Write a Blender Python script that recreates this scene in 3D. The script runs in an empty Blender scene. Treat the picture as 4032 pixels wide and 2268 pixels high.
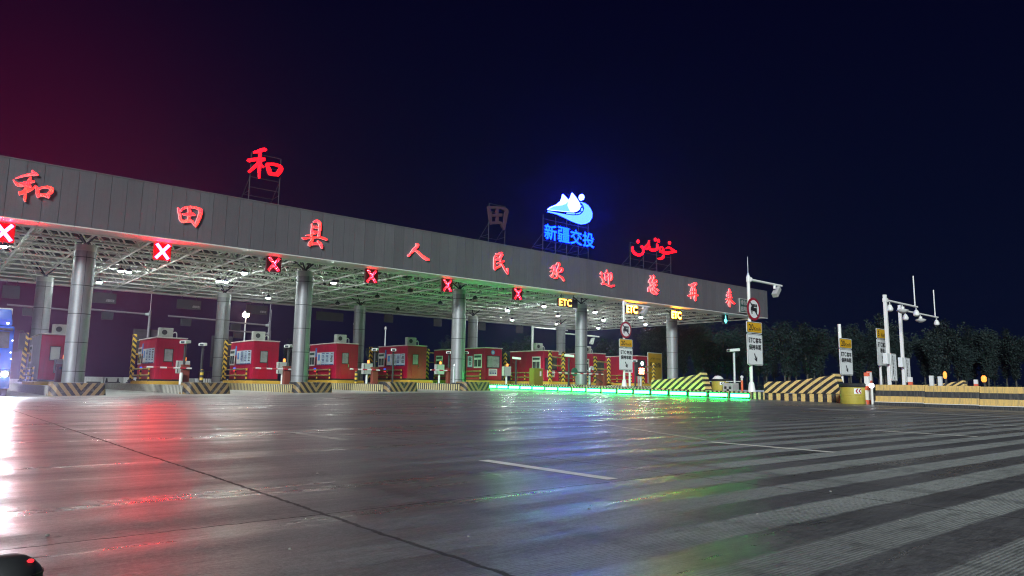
import bpy, bmesh, math, random
from mathutils import Vector, Matrix
random.seed(7)
R = math.radians
S = bpy.context.scene
COL = S.collection

# ------------------------------------------------------------------ camera
CAM_H = 0.73
yaw, pit, rol = R(39.663), R(7.865), R(0.840)
F = Vector((math.sin(yaw)*math.cos(pit), math.cos(yaw)*math.cos(pit), math.sin(pit)))
Rt = Vector((math.cos(yaw), -math.sin(yaw), 0)); Up = Rt.cross(F)
Rt, Up = Rt*math.cos(rol)+Up*math.sin(rol), -Rt*math.sin(rol)+Up*math.cos(rol)
cam = bpy.data.cameras.new('camera'); camo = bpy.data.objects.new('camera', cam); COL.objects.link(camo)
camo.matrix_world = Matrix(((Rt.x, Up.x, -F.x, 0), (Rt.y, Up.y, -F.y, 0), (Rt.z, Up.z, -F.z, CAM_H), (0, 0, 0, 1)))
cam.sensor_width = 36.0; cam.lens = 2791.67/4032*36; cam.clip_start = 0.05; cam.clip_end = 3000
S.camera = camo

# ------------------------------------------------------------------ world, sun, exposure
W = bpy.data.worlds.new('World'); S.world = W; W.use_nodes = True
wn = W.node_tree; wl = wn.links; bg = wn.nodes['Background']
sky = wn.nodes.new('ShaderNodeTexSky'); sky.sky_type = 'NISHITA'; sky.sun_disc = False
sky.sun_elevation = R(-5); sky.sun_rotation = R(245)
tc = wn.nodes.new('ShaderNodeTexCoord'); sp = wn.nodes.new('ShaderNodeSeparateXYZ'); wl.new(tc.outputs['Generated'], sp.inputs[0])
rp = wn.nodes.new('ShaderNodeValToRGB'); wl.new(sp.outputs['Z'], rp.inputs[0])
rp.color_ramp.elements[0].position = 0.0; rp.color_ramp.elements[0].color = (.0016, .0042, .0180, 1)
rp.color_ramp.elements[1].position = 0.55; rp.color_ramp.elements[1].color = (.0007, .0008, .0105, 1)
az = wn.nodes.new('ShaderNodeVectorMath'); az.operation = 'DOT_PRODUCT'; wl.new(tc.outputs['Generated'], az.inputs[0]); az.inputs[1].default_value = (.04, .977, .21)
def wm(op, x, y):
    n = wn.nodes.new('ShaderNodeMath'); n.operation = op
    for i, v in enumerate((x, y)):
        if isinstance(v, (int, float)): n.inputs[i].default_value = v
        else: wl.new(v, n.inputs[i])
    return n.outputs[0]
glow = wm('EXPONENT', wm('MULTIPLY', wm('SUBTRACT', az.outputs['Value'], 1.0), 46.0), 0)
mxp = wn.nodes.new('ShaderNodeMix'); mxp.data_type = 'RGBA'; wl.new(glow, mxp.inputs[0]); wl.new(rp.outputs[0], mxp.inputs[6]); mxp.inputs[7].default_value = (.0380, .0005, .0150, 1)
mxw = wn.nodes.new('ShaderNodeMix'); mxw.data_type = 'RGBA'; mxw.blend_type = 'ADD'; mxw.inputs[0].default_value = 0.004
wl.new(mxp.outputs[2], mxw.inputs[6]); wl.new(sky.outputs[0], mxw.inputs[7]); wl.new(mxw.outputs[2], bg.inputs[0])
bg.inputs[1].default_value = 1.0
sun = bpy.data.lights.new('sun', 'SUN'); sun.energy = 4.2; sun.angle = R(12); sun.color = (.90, 1, .99)
suno = bpy.data.objects.new('sun', sun); COL.objects.link(suno)
suno.rotation_euler = Vector((.74, .56, -.40)).to_track_quat('-Z', 'Y').to_euler()
S.view_settings.view_transform = 'Standard'; S.view_settings.look = 'None'; S.view_settings.exposure = 0.0; S.view_settings.gamma = 1
S.render.engine = 'CYCLES'
cy = S.cycles; cy.use_denoising = True; cy.filter_width = 1.15; cy.sample_clamp_indirect = 4.0; cy.sample_clamp_direct = 0
cy.max_bounces = 6; cy.diffuse_bounces = 4; cy.glossy_bounces = 3; cy.transmission_bounces = 4; cy.caustics_reflective = False; cy.caustics_refractive = False
try: cy.denoiser = 'OPENIMAGEDENOISE'; cy.denoising_input_passes = 'RGB_ALBEDO_NORMAL'; cy.denoising_prefilter = 'NONE'; cy.use_light_tree = True
except Exception: pass

# ------------------------------------------------------------------ helpers
def zg(x, y):
    return .00045*(max(-6, min(x, 34))-4.5)*max(0, min(y, 45))

class MB:
    def __init__(s): s.v = []; s.f = []; s.m = []
    def add(s, vs, fs, mi=0):
        b = len(s.v); s.v += [tuple(v) for v in vs]; s.f += [tuple(b+i for i in f) for f in fs]; s.m += [mi]*len(fs); return s
    def box(s, x0, x1, y0, y1, z0, z1, mi=0):
        return s.add([(x0,y0,z0),(x1,y0,z0),(x1,y1,z0),(x0,y1,z0),(x0,y0,z1),(x1,y0,z1),(x1,y1,z1),(x0,y1,z1)],
                     [(0,3,2,1),(4,5,6,7),(0,1,5,4),(1,2,6,5),(2,3,7,6),(3,0,4,7)], mi)
    def tube(s, p, q, r, r2=None, n=8, mi=0, cap=True):
        p = Vector(p); q = Vector(q); d = (q-p).normalized(); r2 = r if r2 is None else r2
        a = d.orthogonal().normalized(); b = d.cross(a)
        vs = [p+(a*math.cos(2*math.pi*i/n)+b*math.sin(2*math.pi*i/n))*r for i in range(n)]+[q+(a*math.cos(2*math.pi*i/n)+b*math.sin(2*math.pi*i/n))*r2 for i in range(n)]
        fs = [(i, (i+1) % n, n+(i+1) % n, n+i) for i in range(n)]
        if cap: fs += [tuple(range(n-1, -1, -1)), tuple(range(n, 2*n))]
        return s.add(vs, fs, mi)
    def path(s, pts, r, n=8, mi=0):
        for a, b in zip(pts, pts[1:]): s.tube(a, b, r, n=n, mi=mi)
        return s
    def lathe(s, c, prof, n=24, mi=0):
        vs = []; fs = []
        for (r, z) in prof: vs += [(c[0]+r*math.cos(2*math.pi*i/n), c[1]+r*math.sin(2*math.pi*i/n), c[2]+z) for i in range(n)]
        for k in range(len(prof)-1):
            fs += [(k*n+i, k*n+(i+1) % n, (k+1)*n+(i+1) % n, (k+1)*n+i) for i in range(n)]
        fs += [tuple(range(n-1, -1, -1)), tuple((len(prof)-1)*n+i for i in range(n))]
        return s.add(vs, fs, mi)
    def prism(s, pts, d, mi=0, side=None):
        """closed polygon of 3D points pushed by vector d"""
        n = len(pts); d = Vector(d); P = [Vector(p) for p in pts]
        s.add(P+[p+d for p in P], [tuple(range(n)), tuple(range(2*n-1, n-1, -1))], mi)
        b = len(s.v)-2*n
        s.f += [(b+(i+1) % n, b+i, b+n+i, b+n+(i+1) % n) for i in range(n)]; s.m += [mi if side is None else side]*n
        return s
    def strip(s, LR, d, mi=0, side=None):
        """ribbon of (left,right) point pairs pushed back by vector d"""
        n = len(LR); d = Vector(d); vs = []
        for l, r in LR: vs += [Vector(l), Vector(r), Vector(l)+d, Vector(r)+d]
        ff = [(4*i, 4*i+1, 4*i+5, 4*i+4) for i in range(n-1)]; sd = []
        for i in range(n-1): sd += [(4*i, 4*i+4, 4*i+6, 4*i+2), (4*i+1, 4*i+3, 4*i+7, 4*i+5), (4*i+2, 4*i+6, 4*i+7, 4*i+3)]
        sd += [(0, 2, 3, 1), (4*n-4, 4*n-3, 4*n-1, 4*n-2)]
        s.add(vs, ff, mi); b = len(s.v)-4*n
        s.f += [tuple(b+i for i in f) for f in sd]; s.m += [mi if side is None else side]*len(sd)
        return s
    def text(s, body, fn, mi=0, bold=0.0):
        """lettering; fn maps (u,v) in the unit box of the text to a 3D point"""
        vs, ps = text_mesh(body, 0.0); k = bold/max(1, len(body))
        for i, (du, dv) in enumerate(((0, 0), (k, 0), (-k, 0), (0, bold), (0, -bold)) if bold else ((0, 0),)):
            s.add([(p[0], p[1]-.0007*i, p[2]) for p in (fn(u+du, v+dv) for u, v in vs)], ps, mi)
        return s
    def build(s, name, mats, parent=None, loc=None, smooth=None, bevel=0, fix=True):
        me = bpy.data.meshes.new(name); me.from_pydata(s.v, [], s.f)
        if not isinstance(mats, (list, tuple)): mats = [mats]
        for m in mats: me.materials.append(m)
        me.polygons.foreach_set('material_index', s.m)
        if fix:
            bm = bmesh.new(); bm.from_mesh(me); bmesh.ops.recalc_face_normals(bm, faces=bm.faces); bm.to_mesh(me); bm.free()
        if smooth is not None:
            me.polygons.foreach_set('use_smooth', [True]*len(me.polygons)); me.set_sharp_from_angle(angle=R(smooth))
        me.update()
        o = bpy.data.objects.new(name, me); COL.objects.link(o)
        if parent is not None: o.parent = parent
        if loc is not None: o.location = loc
        if bevel:
            b = o.modifiers.new('b', 'BEVEL'); b.width = bevel; b.segments = 2; b.limit_method = 'ANGLE'; b.angle_limit = R(40)
        return o

_TX = {}
def text_mesh(body, bold=0.0):
    k = (body, bold)
    if k not in _TX:
        c = bpy.data.curves.new('t', 'FONT'); c.body = body; c.offset = bold; c.resolution_u = 3
        o = bpy.data.objects.new('t', c); COL.objects.link(o)
        dg = bpy.context.evaluated_depsgraph_get(); m = bpy.data.meshes.new_from_object(o.evaluated_get(dg))
        xs = [v.co.x for v in m.vertices]; ys = [v.co.y for v in m.vertices]
        x0, x1, y0, y1 = min(xs), max(xs), min(ys), max(ys)
        _TX[k] = ([((v.co.x-x0)/(x1-x0), (v.co.y-y0)/(y1-y0)) for v in m.vertices], [tuple(p.vertices) for p in m.polygons])
        bpy.data.objects.remove(o); bpy.data.meshes.remove(m); bpy.data.curves.remove(c)
    return _TX[k]

def tag(o, label, cat, group=None, kind=None):
    o['label'] = label; o['category'] = cat
    if group: o['group'] = group
    if kind: o['kind'] = kind
    return o
def thing(name, label, cat, loc=(0, 0, 0), rz=0, group=None):
    o = bpy.data.objects.new(name, None); COL.objects.link(o); o.location = loc; o.rotation_euler = (0, 0, rz); o.empty_display_size = .2
    return tag(o, label, cat, group)
def dup(t, loc, label, rz=None):
    def cp(o, p):
        c = o.copy(); COL.objects.link(c)
        if p is not None: c.parent = p
        for k in list(o.children): cp(k, c)
        return c
    c = cp(t, None); c.location = loc; c['label'] = label
    if rz is not None: c.rotation_euler = (0, 0, rz)
    return c
ORD = 'first second third fourth fifth sixth seventh eighth ninth tenth eleventh twelfth thirteenth fourteenth fifteenth sixteenth seventeenth eighteenth nineteenth twentieth'.split()

# ------------------------------------------------------------------ materials
def nodes(name):
    m = bpy.data.materials.new(name); m.use_nodes = True
    return m, m.node_tree, m.node_tree.nodes['Principled BSDF']
def N(nt, t, **kw):
    n = nt.nodes.new(t)
    for k, v in kw.items(): setattr(n, k, v)
    return n
def math_(nt, op, a, b=None, c=None, clamp=False):
    n = N(nt, 'ShaderNodeMath', operation=op, use_clamp=clamp)
    for i, v in enumerate((a, b, c)):
        if v is None: continue
        if isinstance(v, (int, float)): n.inputs[i].default_value = v
        else: nt.links.new(v, n.inputs[i])
    return n.outputs[0]
def mix_(nt, f, a, b, blend='MIX'):
    n = N(nt, 'ShaderNodeMix', data_type='RGBA', blend_type=blend)
    for i, v in ((0, f), (6, a), (7, b)):
        if isinstance(v, (int, float)): n.inputs[i].default_value = v
        elif isinstance(v, tuple): n.inputs[i].default_value = (*v[:3], 1)
        else: nt.links.new(v, n.inputs[i])
    return n.outputs[2]
def noise_(nt, co, scale, detail=4, rough=.6, vec=None):
    n = N(nt, 'ShaderNodeTexNoise'); n.inputs['Scale'].default_value = scale; n.inputs['Detail'].default_value = detail; n.inputs['Roughness'].default_value = rough
    if vec is not None:
        mp = N(nt, 'ShaderNodeMapping'); mp.inputs['Scale'].default_value = vec; nt.links.new(co, mp.inputs[0]); co = mp.outputs[0]
    nt.links.new(co, n.inputs['Vector']); return n.outputs['Fac']
def ramp_(nt, f, a, b):
    n = N(nt, 'ShaderNodeMapRange'); nt.links.new(f, n.inputs[0]); n.inputs[1].default_value = a; n.inputs[2].default_value = b; return n.outputs[0]
def obco(nt): return N(nt, 'ShaderNodeTexCoord').outputs['Object']

def plain(name, col, rough=.5, metal=0, dirt=.25, scale=3.0, bump=.0, dcol=None, drip=0.0, cell=0.0):
    """painted or raw surface with blotchy wear"""
    m, nt, b = nodes(name); co = obco(nt)
    n1 = noise_(nt, co, scale, 6, .65); n2 = noise_(nt, co, scale*9, 3, .6)
    f = math_(nt, 'MULTIPLY', ramp_(nt, n1, .35, .75), dirt)
    d = dcol or tuple(c*.35+.01 for c in col)
    c = mix_(nt, f, col, d); c = mix_(nt, math_(nt, 'MULTIPLY', ramp_(nt, n2, .4, .8), dirt*.5), c, tuple(min(1, v*1.25+.01) for v in col))
    if drip:      # rain streaks running down the face
        dn = ramp_(nt, noise_(nt, co, 1.0, 4, .65, (7, 7, .35)), .5, .72); c = mix_(nt, math_(nt, 'MULTIPLY', dn, drip), c, tuple(v*.3+.012 for v in col))
    if cell:      # each cladding sheet a little different from the next
        s = N(nt, 'ShaderNodeSeparateXYZ'); nt.links.new(co, s.inputs[0]); w = N(nt, 'ShaderNodeTexWhiteNoise', noise_dimensions='1D')
        nt.links.new(math_(nt, 'FLOOR', math_(nt, 'DIVIDE', math_(nt, 'SUBTRACT', 61.41, s.outputs[0]), cell)), w.inputs['W'])
        c = mix_(nt, math_(nt, 'MULTIPLY', w.outputs['Value'], .45), c, tuple(v*.62 for v in col))
    nt.links.new(c, b.inputs['Base Color']); b.inputs['Metallic'].default_value = metal
    nt.links.new(math_(nt, 'MULTIPLY_ADD', n1, .25, rough-.12), b.inputs['Roughness'])
    if bump:
        bp = N(nt, 'ShaderNodeBump'); bp.inputs['Strength'].default_value = bump; bp.inputs['Distance'].default_value = .01; nt.links.new(n2, bp.inputs['Height']); nt.links.new(bp.outputs[0], b.inputs['Normal'])
    return m
def stripes(name, ca, cb, period, w, absx=False, x0=0.0, duty=.5, worn=.3, rough=.6, curve=0.0):
    """two-colour hazard stripes along w=(wx,wy,wz) in object coordinates"""
    m, nt, b = nodes(name); co = obco(nt); s = N(nt, 'ShaderNodeSeparateXYZ'); nt.links.new(co, s.inputs[0])
    x = math_(nt, 'SUBTRACT', s.outputs[0], x0)
    if absx: x = math_(nt, 'ABSOLUTE', x)
    t = math_(nt, 'MULTIPLY', x, w[0]); t = math_(nt, 'MULTIPLY_ADD', s.outputs[1], w[1], t); t = math_(nt, 'MULTIPLY_ADD', s.outputs[2], w[2], t)
    if curve: t = math_(nt, 'MULTIPLY_ADD', math_(nt, 'POWER', math_(nt, 'MAXIMUM', s.outputs[2], 0.0), 2), curve, t)
    nz = noise_(nt, co, 14, 4, .6); t = math_(nt, 'MULTIPLY_ADD', math_(nt, 'SUBTRACT', nz, .5), period*.12, t)
    k = math_(nt, 'GREATER_THAN', math_(nt, 'FRACT', math_(nt, 'ADD', math_(nt, 'DIVIDE', t, period), 50.0)), duty)
    c = mix_(nt, k, ca, cb)
    wn_ = ramp_(nt, noise_(nt, co, 5, 6, .7), .5, .72)
    c = mix_(nt, math_(nt, 'MULTIPLY', wn_, worn), c, (.22, .2, .17))
    c = mix_(nt, math_(nt, 'MULTIPLY', ramp_(nt, noise_(nt, co, 22, 3, .6), .55, .8), worn), c, (.05, .045, .04))
    nt.links.new(c, b.inputs['Base Color']); b.inputs['Roughness'].default_value = rough
    return m
def emit(name, col, strength, base=(.02, .02, .02)):
    m, nt, b = nodes(name); b.inputs['Base Color'].default_value = (*base, 1)
    b.inputs['Emission Color'].default_value = (*col, 1); b.inputs['Emission Strength'].default_value = strength
    return m
def led(name, ca, cb, sa, sb, scale):
    """LED face: bright pixels over a dimmer board"""
    m, nt, b = nodes(name); co = obco(nt)
    v = N(nt, 'ShaderNodeTexVoronoi'); v.inputs['Scale'].default_value = scale; v.inputs['Randomness'].default_value = .35; nt.links.new(co, v.inputs['Vector'])
    k = ramp_(nt, v.outputs['Distance'], .42, .25)
    n = ramp_(nt, noise_(nt, co, 2.2, 4, .6), .38, .62)
    c = mix_(nt, n, ca, cb); nt.links.new(c, b.inputs['Emission Color'])
    nt.links.new(math_(nt, 'MULTIPLY_ADD', k, sa-sb, sb), b.inputs['Emission Strength']); b.inputs['Base Color'].default_value = (.05, .01, .01, 1)
    return m

M = {}
M['fascia'] = plain('aluminium_panel', (.138, .132, .148), .42, .15, .3, .5, drip=.35, cell=.6447)
M['soffit'] = plain('soffit_panel', (.62, .62, .60), .5, 0, .25, .8)
M['seam'] = plain('seam_dark', (.015, .015, .018), .8)
M['deck'] = plain('roof_sheet', (.055, .057, .06), .6, .2, .3, .6)
M['purlin'] = plain('purlin_steel', (.10, .10, .10), .6)
M['truss'] = plain('white_steel', (.84, .83, .78), .45, 0, .15, 2)
M['column'] = plain('column_cladding', (.27, .275, .29), .46, .5, .35, 1.2, drip=.35)
M['framedark'] = plain('roof_frame_steel', (.035, .036, .05), .6, .2)
M['dark'] = plain('dark_metal', (.03, .03, .035), .5, .3)
M['black'] = plain('black_rubber', (.012, .013, .015), .7, 0, .3, 6)
M['white'] = plain('white_paint', (.74, .74, .73), .4, 0, .3, 3, drip=.3)
M['whitepole'] = plain('white_pole_paint', (.78, .77, .76), .35, 0, .15, 2)
M['condenser'] = plain('condenser_paint', (.46, .46, .44), .5, 0, .4, 4, drip=.4)
M['grey'] = plain('grey_paint', (.42, .42, .41), .5, .1, .3, 3)
M['greydark'] = plain('sign_back', (.05, .045, .055), .55, .3, .3, 2)
M['red'] = plain('red_booth_paint', (.46, .003, .042), .38, 0, .35, 1.3, drip=.4)
M['reddoor'] = plain('red_door_paint', (.42, .002, .028), .36, 0, .2, 2)
M['greybooth'] = plain('grey_booth_panel', (.34, .33, .36), .45, .1, .3, 1.5)
M['pinkroof'] = plain('booth_roof_edge', (.72, .60, .61), .5, 0, .25, 2)
M['glass'] = plain('dark_glass', (.035, .045, .05), .08, 0, .6, 2, dcol=(.16, .17, .18))
M['litglass'] = plain('curtained_lit_glass', (.22, .22, .23), .15, 0, .7, 3, dcol=(.55, .57, .57))  # curtained panes; pale colour stands in for a lit interior
M['yellow'] = plain('yellow_paint', (.62, .36, .04), .55, 0, .35, 3)
M['yellowdrum'] = plain('yellow_drum', (.42, .34, .05), .6, 0, .5, 2.5, .15)
M['brown'] = plain('cabinet_brown', (.20, .045, .03), .45, 0, .3, 3)
M['orange'] = plain('orange_plastic', (.70, .13, .05), .45, 0, .25, 4)
M['concrete'] = plain('concrete', (.30, .295, .27), .8, 0, .5, 2, .3)
M['olive'] = plain('olive_cabinet', (.20, .17, .02), .5, 0, .3, 3)
M['signyellow'] = plain('sign_yellow', (.66, .36, .012), .4, 0, .12, 2)
M['signwhite'] = plain('sign_white', (.74, .76, .77), .35, 0, .10, 2)
M['signred'] = plain('sign_red', (.30, .01, .03), .4, 0, .15, 3)
M['ink'] = plain('sign_black', (.012, .012, .016), .5, 0, .1)
M['inkgreen'] = plain('sign_green', (.01, .06, .05), .5, 0, .1)
M['posterblue'] = plain('poster_blue', (.08, .30, .72), .4, 0, .2, 6)
M['poster'] = plain('poster_pale', (.52, .66, .78), .4, 0, .15, 4)
M['navy'] = plain('poster_navy', (.01, .04, .22), .4)
M['blue'] = plain('truck_blue', (.006, .10, .62), .22, 0, .1, 2)
M['bluedeep'] = plain('truck_blue_deep', (.01, .08, .30), .25, 0, .2, 2)
M['chrome'] = plain('chrome', (.6, .62, .65), .15, .9, .2)
M['polegrey'] = plain('dull_pole', (.20, .18, .20), .5, .2, .3)
M['galv'] = plain('galvanised', (.55, .58, .60), .4, .5, .2)
M['nose'] = stripes('nose_chevrons', (.24, .155, .06), (.012, .012, .016), .34, (1, 0, -.72), True, 1.2, .5, .55)
M['curb'] = stripes('curb_stripes', (.55, .46, .24), (.02, .02, .022), .26, (.35, 1, 0), False, 0, .52, .45)
M['curbworn'] = stripes('curb_stripes_worn', (.52, .50, .44), (.05, .05, .05), .26, (.35, 1, 0), False, 0, .55, .9)
M['haz'] = stripes('hazard_wall', (.72, .50, .19), (.012, .014, .02), .45, (0, 1, 1.0), False, 0, .5, .5, curve=.28)
M['hazlow'] = stripes('hazard_wall_base', (.66, .46, .17), (.012, .014, .02), .42, (0, 1, 0), False, 0, .5, .55)
M['post'] = stripes('hazard_post', (.68, .44, .04), (.015, .015, .018), .33, (.9, .9, 1), False, 0, .5, .2)
M['rail'] = stripes('hazard_rail', (.68, .52, .14), (.03, .03, .02), .13, (1, 1, .35), False, 0, .38, .2)
M['railpost'] = stripes('rail_post', (.70, .44, .05), (.015, .015, .02), .26, (0, 0, 1), False, 0, .5, .2)
M['arm'] = stripes('barrier_arm_paint', (.75, .72, .72), (.45, .02, .04), .62, (1, 0, 0), False, 0, .5, .15)
M['redwhite'] = stripes('red_white_post', (.74, .13, .07), (.75, .73, .72), .6, (0, 0, 1), False, 0, .3, .15)
M['jersey'] = None
M['frontred'] = led('red_led_face', (1, .008, .015), (1, .018, .012), 42, 4.5, 26)
M['roofred'] = led('red_roof_face', (1, .0006, .004), (1, .001, .005), 32, 6, 22)
M['rimpink'] = emit('letter_rim', (1, .45, .52), .55, (.6, .4, .4))
M['unlit'] = plain('unlit_letter', (.065, .03, .05), .5, 0, .3, 3)
M['xboard_on'] = emit('signal_board_glow', (1, .0, .004), .55, (.05, .0, .0))
M['xboard'] = emit('signal_board', (1, .0, .01), .03, (.05, .005, .01))
M['x_hot'] = emit('signal_cross_hot', (1, .0026, .009), 480)
M['x'] = led('signal_cross', (1, .010, .030), (1, .018, .026), 240, 2.5, 17)
M['etc'] = emit('amber_letters', (1, .42, .05), 9)
M['etchot'] = emit('amber_letters_hot', (1, .26, .012), 90)
M['arrow'] = emit('arrow_cyan', (.12, .95, 1), 5)
M['lamp'] = emit('flood_lens', (.86, 1, .95), 620)
M['lampoff'] = plain('lens_off', (.1, .1, .1), .2)
M['strip'] = emit('green_light', (.016, 1, .11), 66)
M['stripdim'] = emit('green_light_dim', (.016, 1, .16), 22)
M['logowhite'] = emit('logo_white', (.024, .040, 1), 48)
M['logocyan'] = emit('logo_cyan', (.008, .026, 1), 32)
M['logotext'] = emit('logo_text', (.0005, .013, 1), 30)
M['amber'] = emit('amber_beacon', (1, .30, .04), 2.4)
M['redlamp'] = emit('red_lamp', (1, .05, .08), 1.5)
M['bluelamp'] = emit('blue_display', (.02, .15, 1), 1.0)
M['whitelamp'] = emit('white_lamp', (.9, 1, .95), 12)
M['head'] = emit('headlight', (.80, .92, 1), 260)
M['sodium'] = emit('street_light', (1, .62, .34), 130)
M['bark'] = plain('bark', (.055, .05, .042), .9, 0, .4, 4)
def jersey_mat():
    m, nt, b = nodes('jersey_paint'); co = obco(nt); s = N(nt, 'ShaderNodeSeparateXYZ'); nt.links.new(co, s.inputs[0])
    z = math_(nt, 'MULTIPLY_ADD', math_(nt, 'SUBTRACT', noise_(nt, co, 8, 4), .5), .02, s.outputs[2])
    k = math_(nt, 'FRACT', math_(nt, 'DIVIDE', math_(nt, 'SUBTRACT', 5.57, z), .47)); k = math_(nt, 'GREATER_THAN', k, .51)
    c = mix_(nt, k, (.66, .44, .15), (.03, .033, .04))
    c = mix_(nt, math_(nt, 'MULTIPLY', ramp_(nt, noise_(nt, co, 3, 5, .7, (1, 6, .6)), .46, .66), .6), c, (.16, .15, .13))
    nt.links.new(c, b.inputs['Base Color']); b.inputs['Roughness'].default_value = .55
    return m
M['jersey'] = jersey_mat()
def leaf_mat():
    m, nt, b = nodes('leaves'); co = obco(nt); oi = N(nt, 'ShaderNodeObjectInfo')
    f = noise_(nt, co, 1.3, 3, .6); c = mix_(nt, ramp_(nt, f, .35, .7), (.0018, .009, .009), (.006, .019, .016))
    c = mix_(nt, math_(nt, 'MULTIPLY', oi.outputs['Random'], .4), c, (.005, .016, .018))
    nt.links.new(c, b.inputs['Base Color']); b.inputs['Roughness'].default_value = .7
    return m
M['leaf'] = leaf_mat()

def ground_mat():
    m, nt, b = nodes('plaza_concrete'); co = obco(nt); L = nt.links
    s = N(nt, 'ShaderNodeSeparateXYZ'); L.new(co, s.inputs[0]); X, Y = s.outputs[0], s.outputs[1]
    wob = math_(nt, 'SUBTRACT', noise_(nt, co, .5, 4, .6, (1, .5, 1)), .5)
    wob2 = math_(nt, 'SUBTRACT', noise_(nt, co, 9, 3, .6), .5)
    yy = math_(nt, 'MULTIPLY_ADD', wob, .10, Y); yy = math_(nt, 'MULTIPLY_ADD', wob2, .045, yy)
    tri = math_(nt, 'PINGPONG', math_(nt, 'DIVIDE', math_(nt, 'ADD', yy, .44), .60), .5)          # 0 .. .5 over each ribbed band
    band = ramp_(nt, tri, .225, .275)
    # how strongly the ribbed bands survive: worn smooth by the truck lane, fresh towards the median
    keep = ramp_(nt, math_(nt, 'MULTIPLY_ADD', math_(nt, 'SUBTRACT', noise_(nt, co, .22, 3, .6, (.6, 2.2, 1)), .5), 7.0, math_(nt, 'MULTIPLY_ADD', Y, -.55, X)), 0.2, 4.4)
    keep = math_(nt, 'MULTIPLY', keep, ramp_(nt, Y, 11, 4))
    bk = math_(nt, 'MULTIPLY', band, math_(nt, 'MULTIPLY_ADD', keep, .86, .05))
    rib = math_(nt, 'PINGPONG', math_(nt, 'DIVIDE', math_(nt, 'MULTIPLY_ADD', wob2, .004, Y), .0215), .5)
    rib01 = math_(nt, 'MULTIPLY', rib, 2.0)
    big = noise_(nt, co, .35, 5, .62); mid = noise_(nt, co, 1.0, 8, .74, (.45, 3.4, 1)); rag = noise_(nt, co, 1.0, 6, .75, (3.0, 14, 1)); fine = noise_(nt, co, 60, 3, .7)
    streak = noise_(nt, co, 1.0, 5, .65, (.10, 1.15, 1))
    c = mix_(nt, ramp_(nt, big, .36, .64), (.050, .054, .062), (.138, .138, .148))
    c = mix_(nt, math_(nt, 'MULTIPLY', ramp_(nt, mid, .42, .72), .55), c, (.135, .125, .135))
    lite = mix_(nt, rib01, (.18, .195, .19), (.58, .61, .58))
    c = mix_(nt, bk, c, lite)
    c = mix_(nt, math_(nt, 'MULTIPLY', ramp_(nt, fine, .5, .72), .6), c, (.02, .02, .022))
    c = mix_(nt, math_(nt, 'MULTIPLY', ramp_(nt, fine, .48, .28), .5), c, (.26, .25, .25))
    chunk = noise_(nt, co, 1.0, 5, .8, (14, 34, 1)); c = mix_(nt, math_(nt, 'MULTIPLY', ramp_(nt, chunk, .50, .66), .6), c, (.026, .026, .03)); c = mix_(nt, math_(nt, 'MULTIPLY', ramp_(nt, chunk, .47, .33), .5), c, (.21, .21, .21))
    spots = N(nt, 'ShaderNodeTexVoronoi'); spots.inputs['Scale'].default_value = 2.3; L.new(co, spots.inputs['Vector'])
    c = mix_(nt, math_(nt, 'MULTIPLY', ramp_(nt, math_(nt, 'MULTIPLY_ADD', wob2, .09, spots.outputs['Distance']), .055, .02), .8), c, (.02, .018, .018))
    c = mix_(nt, math_(nt, 'MULTIPLY', ramp_(nt, rag, .50, .68), .45), c, (.17, .17, .175)); c = mix_(nt, math_(nt, 'MULTIPLY', ramp_(nt, rag, .48, .32), .5), c, (.030, .030, .034))
    stain = noise_(nt, co, .9, 6, .72, (.5, 1.6, 1)); c = mix_(nt, math_(nt, 'MULTIPLY', ramp_(nt, stain, .56, .70), .5), c, (.028, .027, .03))
    grit = noise_(nt, co, 190, 2, .7); c = mix_(nt, math_(nt, 'MULTIPLY', ramp_(nt, grit, .52, .75), .45), c, (.22, .215, .21)); c = mix_(nt, math_(nt, 'MULTIPLY', ramp_(nt, grit, .45, .25), .45), c, (.018, .018, .02))
    trk = noise_(nt, co, 1.0, 3, .55, (3.2, .06, 1)); c = mix_(nt, math_(nt, 'MULTIPLY', math_(nt, 'MULTIPLY', ramp_(nt, trk, .54, .66), ramp_(nt, mid, .25, .6)), .45), c, (.026, .025, .027))
    c = mix_(nt, math_(nt, 'MULTIPLY', ramp_(nt, Y, 33, 37), ramp_(nt, big, .2, .5)), c, (.42, .42, .40))  # paler below the canopy: lane glare and bounce put into the colour
    # slab joints
    def joint(coord, at, wd):
        d = math_(nt, 'ABSOLUTE', math_(nt, 'SUBTRACT', math_(nt, 'MULTIPLY_ADD', wob2, .05, math_(nt, 'MULTIPLY_ADD', wob, .06, coord)), at))
        return ramp_(nt, d, wd, wd*.45)
    j = None
    for cc, at, wd in ((X, 1.85, .022), (X, 5.08, .012), (X, 9.3, .012), (X, -2.2, .02), (X, 13.5, .012), (X, 17.6, .012), (Y, 3.87, .010), (Y, 9.0, .012), (Y, 14.2, .014), (Y, 20, .02), (Y, 26, .02)):
        q = joint(cc, at, wd); j = q if j is None else math_(nt, 'MAXIMUM', j, q)
    c = mix_(nt, math_(nt, 'MULTIPLY', j, .85), c, (.012, .011, .012))
    L.new(c, b.inputs['Base Color'])
    r = math_(nt, 'MULTIPLY_ADD', ramp_(nt, streak, .38, .60), .26, .19)
    r = math_(nt, 'MULTIPLY_ADD', ramp_(nt, mid, .3, .7), .16, r); r = math_(nt, 'MULTIPLY_ADD', ramp_(nt, rag, .3, .7), .12, math_(nt, 'SUBTRACT', r, .08))
    r = math_(nt, 'MAXIMUM', r, .25); r = math_(nt, 'MULTIPLY_ADD', bk, .34, r); r = math_(nt, 'MAXIMUM', r, math_(nt, 'MULTIPLY', j, .8))
    L.new(r, b.inputs['Roughness'])
    b.inputs['Specular IOR Level'].default_value = .5
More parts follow.
